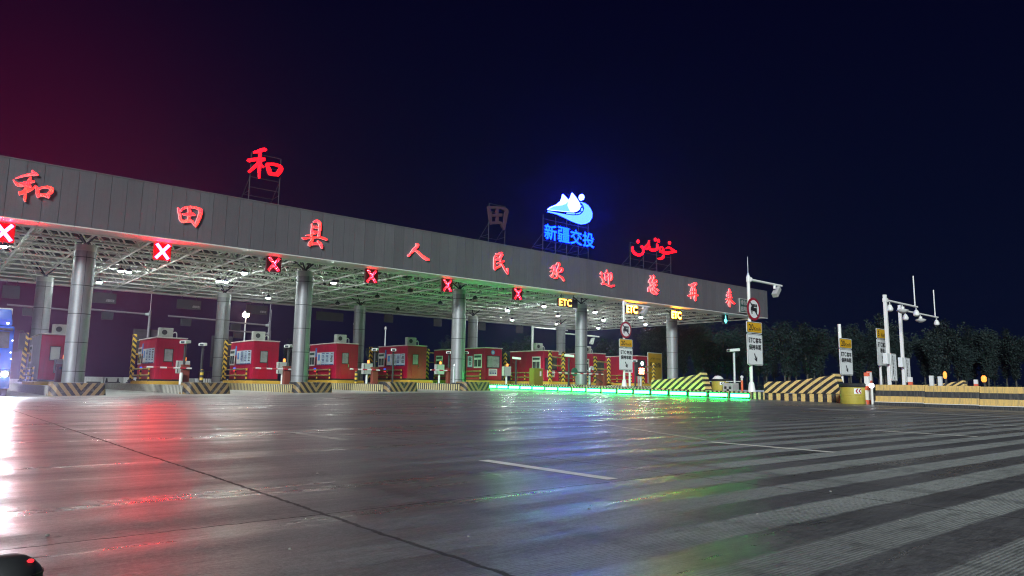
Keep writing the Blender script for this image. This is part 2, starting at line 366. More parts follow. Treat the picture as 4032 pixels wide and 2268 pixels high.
    h = math_(nt, 'MULTIPLY', math_(nt, 'MULTIPLY', rib01, bk), .0022)
    h = math_(nt, 'MULTIPLY_ADD', bk, .0006, h)
    h = math_(nt, 'MULTIPLY_ADD', streak, .013, h); h = math_(nt, 'MULTIPLY_ADD', mid, .0060, h); h = math_(nt, 'MULTIPLY_ADD', rag, .0028, h); h = math_(nt, 'MULTIPLY_ADD', fine, .0016, h); h = math_(nt, 'MULTIPLY_ADD', chunk, .0022, h); h = math_(nt, 'MULTIPLY_ADD', j, -.0015, h)
    bp = N(nt, 'ShaderNodeBump'); bp.inputs['Strength'].default_value = .8; bp.inputs['Distance'].default_value = 1.0; L.new(h, bp.inputs['Height']); L.new(bp.outputs[0], b.inputs['Normal'])
    return m
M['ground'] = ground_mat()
M['marking'] = plain('road_marking', (.80, .78, .70), .55, 0, .45, 5, 0, (.2, .19, .18))
M['markworn'] = plain('road_marking_worn', (.52, .51, .48), .5, 0, .75, 4, 0, (.10, .10, .10))
GLYPH = {"he":[[3.02,8.89],[[-64,23,-65,25,-59,26,-60,29,-50,30,-52,36,-41,35,-43,42,-31,40,-33,47,-20,44,-23,53,-12,48,-14,57,-6,49,-9,61,-3,48,-6,63,-1,48,-2,65,0,49,2,64,2,50,4,63,4,51,6,61,7,51,9,59,10,52,11,57,12,53,13,55],[-12,69,-10,71,-10,66,-8,70,-9,63,-5,69,-7,60,-1,67,-5,57,1,65,-3,55,3,63,-1,53,5,61],[-74,16,-72,18,-72,13,-70,16,-70,9,-67,13,-68,5,-64,10,-65,1,-61,8,-62,-4,-57,6,-57,-7,-54,5,-52,-9,-52,6,-47,-9,-49,7,-41,-8,-45,9,-35,-5,-40,11,-29,-1,-35,15,-23,2,-30,18,-19,6,-25,20,-15,10,-21,23,-12,13,-16,25,-10,15,-12,26,-6,16,-8,27,-3,17,-4,27,-1,19,-2,27,2,20,1,27,3,21,3,26],[-15,42,-11,42,-16,40,-10,39,-18,36,-9,35,-20,32,-9,30,-21,28,-10,25,-22,23,-11,20,-23,18,-11,15,-25,13,-12,10,-25,9,-13,6,-27,4,-13,2,-28,-1,-13,-3,-29,-6,-13,-9,-30,-10,-14,-16,-31,-13,-17,-22,-33,-18,-19,-26,-35,-26,-20,-27,-33,-33,-21,-28,-30,-37,-21,-32,-29,-40,-20,-38,-29,-44,-21,-45,-30,-50,-21,-50,-31,-56,-21,-55,-29,-62,-21,-60,-26,-67,-21,-65,-25,-71,-21,-69],[-19,8,-15,12,-17,5,-13,9,-14,2,-10,6,-12,-1,-8,2,-11,-3,-7,-1,-10,-4,-7,-3,-10,-5,-8,-4],[-28,-20,-24,-33,-32,-22,-27,-35,-37,-25,-33,-38,-42,-28,-38,-41,-45,-29,-41,-43,-48,-30,-44,-45,-50,-30,-46,-46],[-25,-35,-29,-25,-21,-31,-25,-22,-15,-27,-19,-18,-9,-22,-13,-14,-4,-17,-8,-11,0,-12,-4,-7,3,-7,-1,-3,6,-2,2,1,8,3,4,6,10,6,6,9],[7,-1,12,5,8,-4,14,2,10,-9,18,-2,10,-12,21,-7,11,-16,22,-13,11,-20,23,-18,11,-25,23,-23,12,-29,23,-26,13,-33,23,-30,14,-38,24,-33,16,-42,24,-36,19,-44,25,-40,21,-46,25,-42],[17,-13,14,-4,21,-10,18,-2,27,-5,24,2,33,-2,30,6,38,0,36,9,44,2,43,11,49,3,49,13,54,2,55,13,58,0,61,13,61,-1,66,11,61,-2,71,8,60,-2,74,2,60,-2,74,-4,59,-3,73,-11,58,-7,70,-16,56,-11,67,-20,55,-14,64,-24,53,-19,60,-27,51,-22,58,-29],[19,-38,18,-26,23,-37,22,-26,29,-36,28,-25,34,-36,34,-25,40,-36,40,-24,45,-36,46,-23,49,-37,52,-24,53,-38,57,-26,56,-39,61,-29,59,-41,63,-32]]],"tian":[[9.39,8.67],[[-59,32,-56,34,-58,28,-53,31,-57,22,-50,26,-56,15,-46,20,-54,8,-44,13,-52,1,-41,5,-50,-6,-39,-2,-49,-13,-38,-9,-48,-19,-37,-15,-46,-25,-36,-19,-42,-31,-33,-22,-38,-35,-31,-25,-32,-38,-29,-26,-25,-38,-26,-25,-18,-36,-21,-24,-12,-34,-15,-22,-5,-32,-8,-20,1,-30,0,-18,6,-29,7,-17,8,-29,13,-19,10,-31,17,-23,14,-33,20,-26,18,-37,24,-30,23,-42,29,-34,26,-45,33,-37],[-37,16,-44,18,-36,20,-43,22,-34,24,-41,28,-31,27,-37,34,-26,31,-30,39,-20,34,-23,43,-13,37,-15,46,-5,39,-6,48,2,41,2,50,10,41,10,50,18,41,19,51,27,40,28,50,33,38,37,49,38,35,44,48,40,32,51,45,41,30,56,39,40,29,58,31,40,26,57,24,39,21,56,19,38,14,55,12,37,8,54,5,36,2,52,-2,34,-5,50,-9,32,-11,48,-15,31,-17,46,-22,29,-24,43,-29,28,-31,40,-35,27,-38,37,-40,28,-44,35,-43,29,-48,34,-47,31,-50,33,-50],[-13,37,-1,42,-12,33,1,38,-10,27,2,32,-9,22,4,26,-9,17,6,20,-10,12,7,14,-10,8,7,8,-10,4,6,3,-10,0,4,-2,-10,-6,3,-6,-10,-13,2,-12,-9,-20,2,-19,-9,-25,1,-24],[-33,1,-33,7,-30,0,-29,8,-24,-1,-24,9,-18,-2,-19,11,-12,-2,-14,13,-6,-1,-8,15,-1,0,-3,16,4,1,3,17,9,2,8,18,12,4,13,18,16,4,19,16,21,5,23,13,24,5,25,11]]],"xian":[[15.82,8.77],[[-11,59,-14,65,-7,61,-11,67,-2,63,-6,71,2,64,-1,75,6,64,5,77,8,64,11,78,10,64,17,76,12,62,23,73,15,59,27,68,18,55,31,61,19,50,33,54,19,43,34,46,19,36,35,37,19,29,34,30,19,21,33,22,19,13,32,13,18,3,31,3,17,-8,29,-8,17,-16,29,-16],[-24,51,-20,53,-24,46,-18,49,-23,40,-15,42,-22,33,-13,35,-23,26,-12,27,-23,18,-13,18,-24,10,-13,11,-24,3,-13,4,-24,-3,-14,-2,-23,-9,-14,-8,-22,-16,-14,-14,-21,-21,-13,-19,-20,-25,-13,-23],[-13,32,-12,39,-9,31,-8,40,-4,30,-2,41,2,29,4,42,7,29,9,41,12,30,15,39,16,30,18,37],[-13,5,-10,13,-10,3,-6,13,-5,0,-2,14,2,-1,1,14,9,3,5,14,13,7,10,15,17,10,14,15],[-50,-21,-51,-16,-43,-19,-44,-15,-33,-17,-34,-12,-24,-14,-25,-10,-15,-11,-17,-7,-7,-8,-9,-4,0,-4,-2,0,8,2,5,5,15,8,12,11,20,12,17,15],[-73,-34,-70,-31,-71,-37,-67,-31,-67,-41,-63,-32,-60,-44,-60,-31,-52,-42,-55,-30,-45,-38,-48,-28,-36,-35,-38,-25,-25,-32,-27,-23,-13,-29,-15,-20,-2,-26,-3,-18,8,-24,7,-17,17,-23,17,-15,25,-22,26,-14,34,-23,35,-13,42,-25,44,-13,50,-26,53,-14,57,-27,61,-16,65,-29,69,-19,70,-30,74,-21],[-17,-25,-4,-27,-18,-29,-5,-31,-20,-35,-7,-37,-22,-39,-9,-44,-25,-44,-12,-51,-30,-49,-15,-57,-34,-55,-17,-61,-36,-63,-19,-65,-35,-69,-22,-70,-35,-73,-23,-74],[-28,-68,-28,-51,-22,-67,-22,-52,-13,-65,-13,-52,-3,-64,-4,-51,6,-62,6,-50,16,-61,15,-49,22,-60,21,-48],[14,-40,16,-37,17,-43,20,-38,20,-47,26,-40,23,-51,31,-42,26,-55,36,-45,28,-59,41,-49,31,-63,45,-55,34,-68,47,-62,38,-74,48,-70,41,-78,48,-76]]],"ren":[[22.43,8.66],[[-22,43,-20,47,-19,40,-15,47,-16,36,-6,46,-18,35,1,39,-18,36,-2,30,-21,31,-7,23,-25,26,-13,18,-30,20,-18,12,-36,15,-24,6,-42,9,-29,0,-47,2,-35,-5,-52,-6,-42,-12,-56,-12,-47,-17,-60,-18,-52,-22,-64,-22,-55,-27,-67,-26,-59,-32,-71,-28,-64,-36,-75,-31,-68,-39,-77,-32,-70,-41],[-39,-2,-37,9,-34,-3,-32,9,-27,-3,-24,8,-21,-4,-16,7,-15,-6,-8,5,-10,-9,-1,1,-4,-13,5,-3,2,-17,12,-7,8,-22,18,-12,15,-27,25,-16,23,-32,32,-20,30,-37,40,-23,38,-41,48,-26,45,-44,54,-29,52,-46,60,-32,60,-47,64,-34,67,-46,69,-36,73,-45,74,-37,77,-44,77,-38]]],"min":[[28.81,8.75],[[-48,52,-47,58,-43,51,-41,58,-35,50,-34,59,-25,50,-27,60,-15,53,-20,63,-7,56,-11,68,-4,56,0,71,-7,56,10,66,-7,54,13,58,-7,52,13,51,-8,48,10,43,-12,42,5,37,-15,35,2,34,-13,28,1,31,-9,23,1,27,-7,20,1,23],[-49,10,-50,20,-43,11,-45,21,-34,12,-37,24,-25,14,-30,27,-15,18,-22,30,-7,23,-14,33,-1,26,-8,36],[-27,37,-31,33,-31,39,-35,35,-37,42,-40,38,-43,43,-44,39,-49,43,-47,38,-54,40,-50,37,-59,35,-51,34,-61,27,-52,28,-62,18,-52,18,-63,8,-52,9,-63,0,-52,1,-63,-9,-53,-8,-63,-18,-52,-16,-63,-27,-52,-25,-63,-36,-52,-34,-62,-44,-51,-40,-58,-50,-48,-44,-54,-54,-45,-47,-50,-56,-43,-49],[-50,-50,-56,-39,-44,-47,-50,-37,-35,-43,-41,-33,-26,-39,-32,-29,-16,-33,-23,-24,-6,-27,-12,-20,0,-22,-4,-16],[-33,-13,-36,-5,-27,-11,-31,-3,-20,-9,-23,0,-12,-6,-16,3,-4,-3,-8,6,4,0,-1,10,11,3,6,13,18,5,13,15,23,8,19,17,27,10,24,18],[-10,20,-6,21,-9,15,-4,16,-8,8,-2,10,-6,1,1,4,-1,-6,6,-1,4,-12,12,-8,10,-20,19,-15,16,-28,25,-23,21,-36,31,-31,28,-45,38,-39,37,-55,47,-48,47,-64,56,-58,54,-71,63,-65],[50,-29,55,-28,50,-34,57,-33,51,-42,59,-40,52,-49,60,-48,54,-57,62,-55,55,-64,63,-63,56,-69,63,-68],[-11,-4,-7,-3,-10,-6,-6,-4,-9,-9,-5,-7,-8,-11,-4,-10,-8,-14,-3,-13,-7,-17,-2,-15,-6,-19,-1,-17]]],"huan":[[33.89,8.77],[[-70,15,-67,19,-65,13,-62,19,-57,10,-55,19,-46,11,-54,19,-40,19,-53,21,-38,26,-51,28,-37,30,-47,35,-36,30,-39,39,-34,30,-30,41,-35,30,-22,38,-33,28,-19,32,-32,22,-18,24,-31,16,-18,18,-32,11,-19,11,-33,5,-19,5,-36,0,-21,-2,-38,-6,-24,-9,-42,-13,-27,-16,-45,-19,-31,-22,-49,-26,-33,-28,-52,-32,-36,-35,-54,-38,-38,-40,-55,-43,-41,-44,-54,-47,-43,-47,-54,-49,-45,-49],[-69,-36,-66,-34,-66,-40,-61,-36,-61,-45,-55,-40,-54,-49,-51,-40,-45,-46,-51,-40,-41,-42,-47,-38,-38,-39,-44,-35],[-67,-13,-70,-10,-62,-11,-66,-7,-56,-9,-60,-3,-51,-8,-52,0,-47,-9,-44,1,-42,-10,-35,1,-38,-12,-28,-1,-35,-14,-23,-4,-31,-16,-19,-7,-27,-19,-15,-12,-21,-22,-12,-17,-15,-27,-9,-23,-11,-30,-7,-28],[-7,43,-13,44,-5,47,-11,48,-1,53,-8,55,2,57,-5,60,4,59,0,64,7,59,6,66,8,59,13,66,9,57,19,63,11,53,24,59,11,50,27,52,11,45,25,44,9,38,22,37,6,31,18,29,2,24,16,22,-3,18,14,15,-6,11,11,9,-8,4,7,3,-9,-2,3,-3,-9,-6,0,-7],[2,9,-1,19,8,11,5,20,16,14,13,21,24,17,21,23,31,20,27,26,36,23,33,29,39,23,41,31,39,22,48,29,40,19,54,25,40,17,57,19,39,14,56,12,37,9,52,5,35,6,45,-2,30,2,35,-6,22,-1,25,-8,17,-4,19,-10],[0,8,11,8,0,2,11,3,-1,-5,10,-5,-2,-13,10,-12,-1,-19,10,-17,-1,-25,11,-23,-2,-29,11,-30,-5,-35,8,-37,-9,-40,4,-45,-12,-43,-3,-52,-17,-45,-15,-55,-26,-48,-25,-55,-33,-50,-33,-54],[13,-29,16,-25,18,-32,22,-27,24,-37,31,-29,30,-41,40,-32,36,-44,46,-35,41,-48,53,-38,45,-51,59,-42,51,-56,64,-49,57,-61,68,-56,62,-65,70,-61]]],"ying":[[39.05,8.84],[[-74,40,-68,42,-73,36,-65,39,-72,31,-61,34,-70,25,-58,30,-68,21,-56,25,-65,18,-56,20,-62,15,-56,17],[-81,22,-80,27,-79,22,-77,27,-76,22,-74,27,-73,21,-71,27,-70,21,-68,28,-67,20,-65,28,-65,20,-63,28],[-79,4,-76,8,-76,1,-71,7,-71,-3,-62,6,-66,-6,-55,4,-63,-8,-50,2,-59,-9,-47,-2,-57,-11,-44,-7,-56,-14,-44,-13,-56,-19,-46,-18,-55,-25,-46,-22,-51,-29,-43,-25,-47,-33,-39,-28,-45,-35,-35,-33,-47,-37,-35,-39,-50,-40,-38,-44,-53,-42,-42,-49,-56,-45,-48,-53,-60,-47,-54,-55,-64,-49,-58,-57],[-67,-48,-65,-42,-63,-49,-60,-42,-57,-51,-53,-42,-49,-52,-46,-42,-40,-52,-38,-42,-31,-51,-28,-42,-22,-52,-18,-43,-12,-54,-6,-45,-1,-57,6,-48,10,-60,16,-49,19,-62,25,-50,29,-64,33,-51,39,-64,39,-50,50,-62,47,-49,60,-59,55,-47,67,-56,64,-45,72,-54,71,-45,77,-52,76,-45,80,-51,79,-45],[-13,61,-8,64,-12,58,-4,61,-10,53,1,56,-10,50,3,50,-13,47,-1,43,-18,42,-8,36,-23,39,-16,31,-27,37,-24,28,-33,36,-32,27,-37,35,-36,27],[-33,29,-23,32,-31,24,-21,28,-28,18,-18,22,-26,12,-15,15,-26,5,-12,7,-27,-3,-11,0,-27,-10,-9,-6,-24,-16,-9,-12,-20,-20,-9,-17,-17,-23,-9,-20],[-8,-10,-18,-9,-6,-6,-15,-5,-4,-1,-12,1,0,4,-8,7,5,9,-2,12,10,14,4,17,15,17,9,21],[5,34,8,40,8,33,12,40,10,32,18,39,11,30,23,34,11,24,24,26,11,15,23,16,11,5,23,6,11,-5,23,-4,10,-16,23,-14,10,-25,23,-24,11,-34,23,-32,12,-42,23,-40,13,-47,23,-45],[23,30,14,34,26,33,18,37,29,36,23,41,32,37,30,44,34,37,38,44,37,35,45,42,40,33,50,37,41,28,53,31,42,21,55,23,42,14,55,15,41,7,54,7,39,-1,52,-1,37,-7,49,-8,35,-10,45,-13,35,-11,40,-17,36,-11,32,-17,33,-10,27,-15,28,-7,22,-11,25,-4,19,-8]]],"nin":[[44.4,8.89],[[-40,69,-34,72,-35,65,-28,69,-29,59,-18,65,-27,55,-13,57,-30,52,-17,48,-37,46,-25,41,-44,39,-32,35,-49,33,-37,30,-54,27,-41,24,-57,21,-45,20,-58,16,-47,16,-57,11,-49,12,-56,9,-51,9],[-42,24,-33,26,-41,19,-32,21,-39,12,-29,14,-38,5,-28,6,-37,-4,-28,-3,-36,-13,-30,-13,-36,-20,-31,-20],[-3,75,3,79,2,72,8,76,7,68,15,73,10,64,21,67,9,60,20,60,6,54,17,53,2,47,14,46,-2,41,13,40,-7,35,11,33,-11,29,9,28,-12,23,4,22,-12,17,-1,16,-11,12,-4,12],[11,28,5,37,18,31,12,39,27,35,24,42,34,37,35,44,38,36,44,43,42,34,52,40,43,32,56,35,43,30,54,29,41,27,50,23,39,24,42,19,34,23,34,18,27,23,26,18,21,23,20,19],[12,21,19,22,11,16,19,16,11,7,19,8,10,0,19,1,10,-6,20,-4,10,-10,21,-9,10,-15,21,-13,12,-19,21,-17,14,-23,20,-21,15,-25,20,-24],[-20,-9,-22,-6,-15,-8,-19,-4,-9,-6,-14,-1,-2,-3,-9,2,2,1,-5,5,5,6,0,8,7,8,3,10],[-9,-14,-16,-13,-8,-13,-15,-11,-7,-10,-13,-9,-5,-7,-11,-6,-4,-5,-9,-4,-2,-2,-7,-1,-1,-1,-6,0],[19,6,22,10,25,4,30,9,34,1,40,8,36,-1,48,4,36,1,46,-3,32,-1,38,-7,27,-4,31,-10,20,-6,23,-12,12,-9,14,-14,6,-11,8,-15],[-63,-24,-58,-24,-65,-29,-57,-29,-67,-36,-57,-35,-69,-43,-57,-42,-69,-51,-57,-50,-68,-59,-58,-58,-68,-64,-59,-63],[-59,-30,-62,-27,-55,-27,-58,-25,-50,-25,-51,-22,-47,-24,-44,-21,-44,-27,-39,-25,-41,-32,-35,-30,-39,-38,-31,-36,-36,-45,-27,-42,-34,-52,-24,-49,-30,-60,-19,-54,-22,-66,-12,-58,-13,-71,-3,-60,-4,-75,7,-63,7,-78,16,-64,20,-79,26,-66,31,-79,33,-66,42,-77,38,-66,52,-72,42,-66,56,-64,43,-67,49,-59,41,-64,39,-54,33,-59,31,-50,25,-54,25,-47,20,-50,21,-43,16,-46,17,-41,13,-43],[-13,-22,-8,-21,-14,-27,-6,-25,-14,-33,-2,-30,-14,-39,0,-35,-10,-44,3,-40,-6,-49,5,-45,-2,-52,6,-49],[4,-39,0,-33,11,-36,7,-31,21,-33,18,-27,28,-31,29,-25,34,-32,38,-25,39,-34,46,-27,44,-37,53,-30,49,-40,59,-34,54,-44,65,-38,58,-47,69,-41]]],"zai":[[49.62,8.86],[[-58,53,-52,58,-55,49,-45,56,-48,44,-37,55,-35,41,-33,55,-20,43,-27,57,-7,48,-18,61,5,53,-6,66,17,59,5,71,28,65,18,76,34,68,32,80,39,69,45,79,43,68,55,75,45,68,56,67,39,62,46,58,26,52,32,49,16,46,22,42],[-11,42,0,41,-15,36,-4,35,-21,27,-9,26,-26,17,-13,17,-29,7,-16,7,-31,-4,-19,-4,-33,-15,-21,-14,-35,-24,-22,-23,-37,-33,-22,-32,-37,-42,-23,-41,-36,-52,-23,-50,-33,-61,-22,-59,-31,-67,-22,-66],[-5,38,3,46,1,36,10,43,10,33,20,40,17,29,29,36,22,25,35,30,26,20,39,24,29,13,42,16,30,5,43,6,29,-5,42,-4,28,-16,41,-15,26,-27,41,-26,23,-39,41,-38,22,-50,40,-48,23,-63,41,-60,26,-74,42,-72,37,-74,28,-81,28,-67,19,-70,14,-51,9,-53,5,-39,1,-40],[-2,38,9,39,-3,30,8,31,-4,19,8,20,-5,8,8,9,-6,-4,7,-3,-6,-17,5,-16,-7,-26,4,-25],[-41,-10,-43,-3,-31,-8,-32,-1,-16,-7,-18,2,-2,-5,-3,5,11,-4,12,6,25,-3,26,7,34,-2,36,7],[-76,-43,-71,-37,-73,-45,-66,-37,-65,-48,-61,-37,-53,-48,-55,-36,-38,-44,-44,-33,-23,-38,-28,-29,-9,-33,-11,-25,4,-31,4,-22,17,-30,18,-21,28,-30,31,-20,38,-31,42,-19,45,-32,52,-19,51,-33,61,-20,57,-34,68,-23,63,-35,73,-26,67,-35,76,-29]]],"lai":[[55.1,8.8],[[-20,79,-8,82,-18,73,-4,77,-16,65,1,69,-15,58,4,60,-16,50,3,51,-19,42,0,42,-22,31,-3,32,-24,20,-3,21,-26,7,-2,9,-27,-5,-1,-2,-26,-15,-1,-12,-23,-25,-2,-22,-21,-35,-2,-33,-20,-52,0,-49,-19,-69,1,-67,-16,-75,-4,-82,-11,-71,-24,-76,-23,-59,-32,-63,-32,-51,-38,-53],[-46,47,-42,51,-40,43,-33,50,-30,39,-23,48,-17,37,-15,48,-2,40,-7,50,11,45,4,53,19,48,12,56],[-12,37,-13,31,-19,37,-20,31,-30,36,-30,30,-41,34,-36,29,-50,29,-40,26,-55,23,-43,22,-57,17,-45,18,-56,11,-44,14,-51,5,-41,11,-39,4,-41,11,-27,10,-35,14,-16,17,-25,22,-8,23,-17,27],[-1,18,-9,25,5,20,-3,28,11,23,7,32,6,25,22,30,4,23,20,22,-1,14,15,13,-2,5,13,9,10,0,16,10,23,0,25,10,31,0,33,10],[-71,-20,-72,-15,-63,-20,-64,-13,-52,-19,-53,-10,-40,-18,-42,-7,-27,-15,-30,-5,-14,-12,-18,-2,-5,-10,-8,0],[-33,-10,-19,-12,-39,-17,-23,-20,-47,-27,-30,-30,-54,-35,-38,-39,-59,-40,-47,-46,-65,-44,-56,-50,-69,-47,-62,-52],[-18,-16,-3,-8,-10,-22,6,-13,2,-30,20,-19,14,-37,32,-26,23,-42,42,-31,31,-48,50,-35,42,-51,56,-37,55,-52,61,-39,66,-50,67,-40,72,-48,73,-41]]],"roof_he":[[13.14,12.26],[[-66,44,-69,52,-58,46,-62,57,-46,50,-51,64,-35,54,-41,71,-24,60,-31,77,-15,67,-21,83,-9,70,-10,87,-11,71,0,84,-10,70,3,77,-8,68,3,74],[-40,55,-24,59,-40,48,-23,52,-39,38,-23,42,-39,28,-22,31,-41,18,-21,20,-44,8,-19,10,-45,-3,-19,1,-44,-12,-19,-7,-42,-20,-20,-15,-39,-28,-21,-24,-38,-38,-22,-35,-37,-48,-23,-46,-35,-59,-23,-57,-34,-69,-23,-67,-33,-79,-23,-77,-32,-86,-23,-84],[-99,-2,-92,9,-98,-4,-90,9,-93,-8,-89,10,-85,-8,-86,11,-74,-4,-79,13,-63,1,-67,18,-52,6,-54,22,-40,9,-41,26,-28,11,-28,29,-17,12,-18,32,-10,14,-10,32,-5,16,-5,32,-2,17,-2,32],[-45,-1,-32,-12,-50,-9,-38,-19,-59,-19,-46,-30,-67,-29,-55,-40,-75,-40,-65,-50,-84,-51,-75,-60,-90,-59,-82,-67],[-31,-10,-23,1,-29,-11,-21,-2,-25,-14,-17,-5,-21,-17,-14,-8,-17,-20,-11,-12,-14,-23,-7,-15,-11,-25,-5,-18],[-1,-2,7,6,1,-6,11,3,3,-13,17,-2,6,-20,22,-8,9,-27,28,-15,11,-36,32,-24,14,-42,36,-32,17,-48,36,-41,21,-53,34,-49,24,-56,32,-54],[7,-6,6,7,16,-4,16,9,30,-2,30,12,42,0,43,15,53,0,55,16,62,-1,66,15,69,-3,77,14,73,-6,86,11,73,-10,94,5,73,-10,98,-6,71,-12,96,-19,68,-19,91,-29,64,-27,86,-36,62,-36,82,-42,62,-45,77,-49,61,-50,73,-54],[22,-56,24,-38,29,-56,31,-38,40,-56,42,-37,50,-56,51,-36,60,-54,59,-35,69,-53,67,-32,74,-52,72,-31]]],"roof_tian":[[29.05,11.98],[[-89,60,-83,63,-88,50,-76,55,-85,36,-66,44,-82,23,-59,31,-81,11,-55,17,-78,-3,-54,2,-75,-18,-53,-12,-70,-34,-52,-28,-63,-49,-50,-45,-59,-60,-49,-57],[-86,46,-86,62,-67,49,-68,65,-42,54,-42,70,-18,58,-17,74,2,60,3,76,19,61,22,78,34,60,40,79,47,58,57,78,56,54,74,75,59,51,88,65,60,45,90,49,58,33,85,33,56,18,81,18,54,3,79,4,52,-12,76,-11,50,-28,73,-27,50,-46,68,-45,50,-65,64,-64,50,-79,60,-78],[-18,64,5,68,-17,52,5,55,-16,33,4,37,-15,15,4,18,-15,-4,5,-1,-15,-24,5,-20,-14,-37,6,-34],[-48,-2,-49,16,-37,0,-37,18,-21,2,-22,21,-5,4,-6,24,11,8,9,27,26,11,24,31,37,13,34,33],[-58,-55,-58,-37,-47,-53,-47,-36,-31,-51,-31,-33,-15,-48,-16,-31,0,-45,-2,-28,12,-42,12,-25,19,-41,27,-26,22,-44,38,-32,27,-50,44,-41,32,-57,48,-48,38,-64,52,-56,45,-70,56,-64,49,-75,58,-70]]],"uyghur":[[45.53,12.09],[[-279,-19,-270,-19,-282,-24,-270,-24,-286,-31,-270,-30,-288,-40,-268,-37,-288,-50,-266,-45,-287,-60,-263,-52,-281,-70,-258,-58,-270,-78,-250,-62,-256,-85,-239,-66,-240,-89,-227,-69,-224,-91,-216,-70,-206,-90,-203,-69,-188,-88,-192,-68,-172,-82,-181,-66,-157,-73,-169,-62,-145,-64,-161,-57,-138,-54,-156,-52,-134,-44,-153,-45,-133,-33,-154,-37,-136,-21,-158,-29,-141,-9,-165,-20,-150,0,-169,-15,-167,0,-166,-15,-177,-6,-170,-14,-181,-10,-176,-15],[-215,43,-202,45,-219,38,-198,42,-224,32,-193,37,-227,26,-190,31,-225,21,-193,26,-219,17,-198,20,-216,14,-202,16],[-78,58,-64,59,-80,52,-64,53,-83,43,-65,44,-86,32,-65,35,-86,21,-65,25,-84,9,-64,14,-82,-1,-62,5,-79,-10,-57,-1,-74,-19,-52,-5,-65,-25,-46,-6,-50,-29,-39,-7,-34,-30,-28,-7,-17,-28,-18,-5,1,-24,-6,-3,19,-17,7,0,35,-8,15,3,44,4,20,8,49,16,23,15,49,26,25,22,45,35,24,28,37,42,22,35,32,46,19,40],[-85,33,-76,27,-94,27,-85,21,-107,17,-96,12,-118,9,-104,4,-125,1,-107,-2,-130,-8,-108,-7,-130,-16,-107,-8,-124,-22,-106,-10,-113,-26,-102,-12,-101,-26,-100,-13,-88,-22,-96,-12,-77,-16,-90,-9,-69,-7,-86,-6,-71,3,-86,0,-76,13,-88,9,-80,19,-90,16],[0,88,15,90,-3,84,18,87,-7,78,21,82,-9,73,23,77,-7,68,21,72,-3,63,17,66,0,60,14,62],[41,85,55,87,38,81,58,84,34,74,62,78,32,69,64,73,33,63,62,67,37,58,57,61,40,55,54,57],[79,-6,55,-13,77,-2,54,-8,73,3,53,-1,72,8,55,8,76,13,61,17,82,18,70,25,84,20,83,31,86,19,97,30,93,15,107,24,98,10,115,17,100,4,119,9,100,-4,121,0,101,-13,123,-9,103,-21,124,-17,106,-29,124,-26,106,-36,124,-35,103,-44,124,-44,98,-51,122,-53,93,-56,117,-63,87,-60,108,-72,81,-64,96,-79,75,-67,80,-84,62,-71,61,-86,44,-74,43,-85,31,-77,30,-84],[54,-22,64,-3,66,-24,76,-4,82,-27,93,-4,101,-28,111,-5,120,-29,130,-5,142,-30,149,-5,165,-28,165,-5,186,-23,179,-2,204,-16,196,2,219,-11,214,7,235,-7,233,11,252,-4,251,13,266,-1,265,15,276,1,276,16,282,3,283,16,287,4,288,16],[145,16,139,21,153,20,147,26,165,26,160,32,175,28,173,38,182,28,187,39,190,26,199,39,199,23,212,36,208,18,226,32,219,11,239,27,233,5,250,23,250,3,262,21,267,2,275,18,278,2,285,17],[186,87,201,89,182,83,204,86,177,77,209,81,174,71,211,76,177,66,209,71,182,62,204,65,185,59,200,61]]]}
LOGO = {"peak":[-220,8,-192,28,-135,56,-98,86,-82,116,-77,142,-56,133,-34,119,-21,104,4,132,20,171,47,152,75,129,100,101,105,78,94,56,70,38,42,27,-12,20,-87,13,-166,5,-220,0],"shade":[-219,5,-171,33,-87,56,-50,73,-26,94,-34,66,-19,41,-1,23,-87,14,-166,6,-219,1],"swoosh":[-220,-10,-192,-9,-113,-7,-44,-5,20,-1,75,9,119,26,145,49,155,75,147,98,131,111,108,117,147,116,187,105,215,81,233,51,230,18,204,-19,164,-41,120,-52,70,-50,10,-42,-60,-28,-124,-17,-181,-15,-220,-16],"sun":[146,160,144,153,141,145,135,139,128,134,120,131,113,131,106,133,100,138,97,144,95,151,97,159,100,166,106,173,113,178,120,180,128,180,135,178,141,174,144,168],"road":[[-34,5,-33,11,-23,5,-22,12,-7,6,-6,13,9,7,10,14,25,9,25,16,40,11,40,18,50,13,50,20],[68,16,66,23,75,18,73,25,84,21,82,28,94,24,90,31,101,29,96,34,107,33,102,38,111,37,106,40],[124,48,115,49,126,51,116,52,129,56,118,57,131,62,119,61,129,68,119,64,127,72,118,69,125,75,117,72],[123,86,118,84,123,87,117,85,122,88,117,86,122,90,116,88,121,91,116,89,120,92,115,90,120,93,114,91]]}

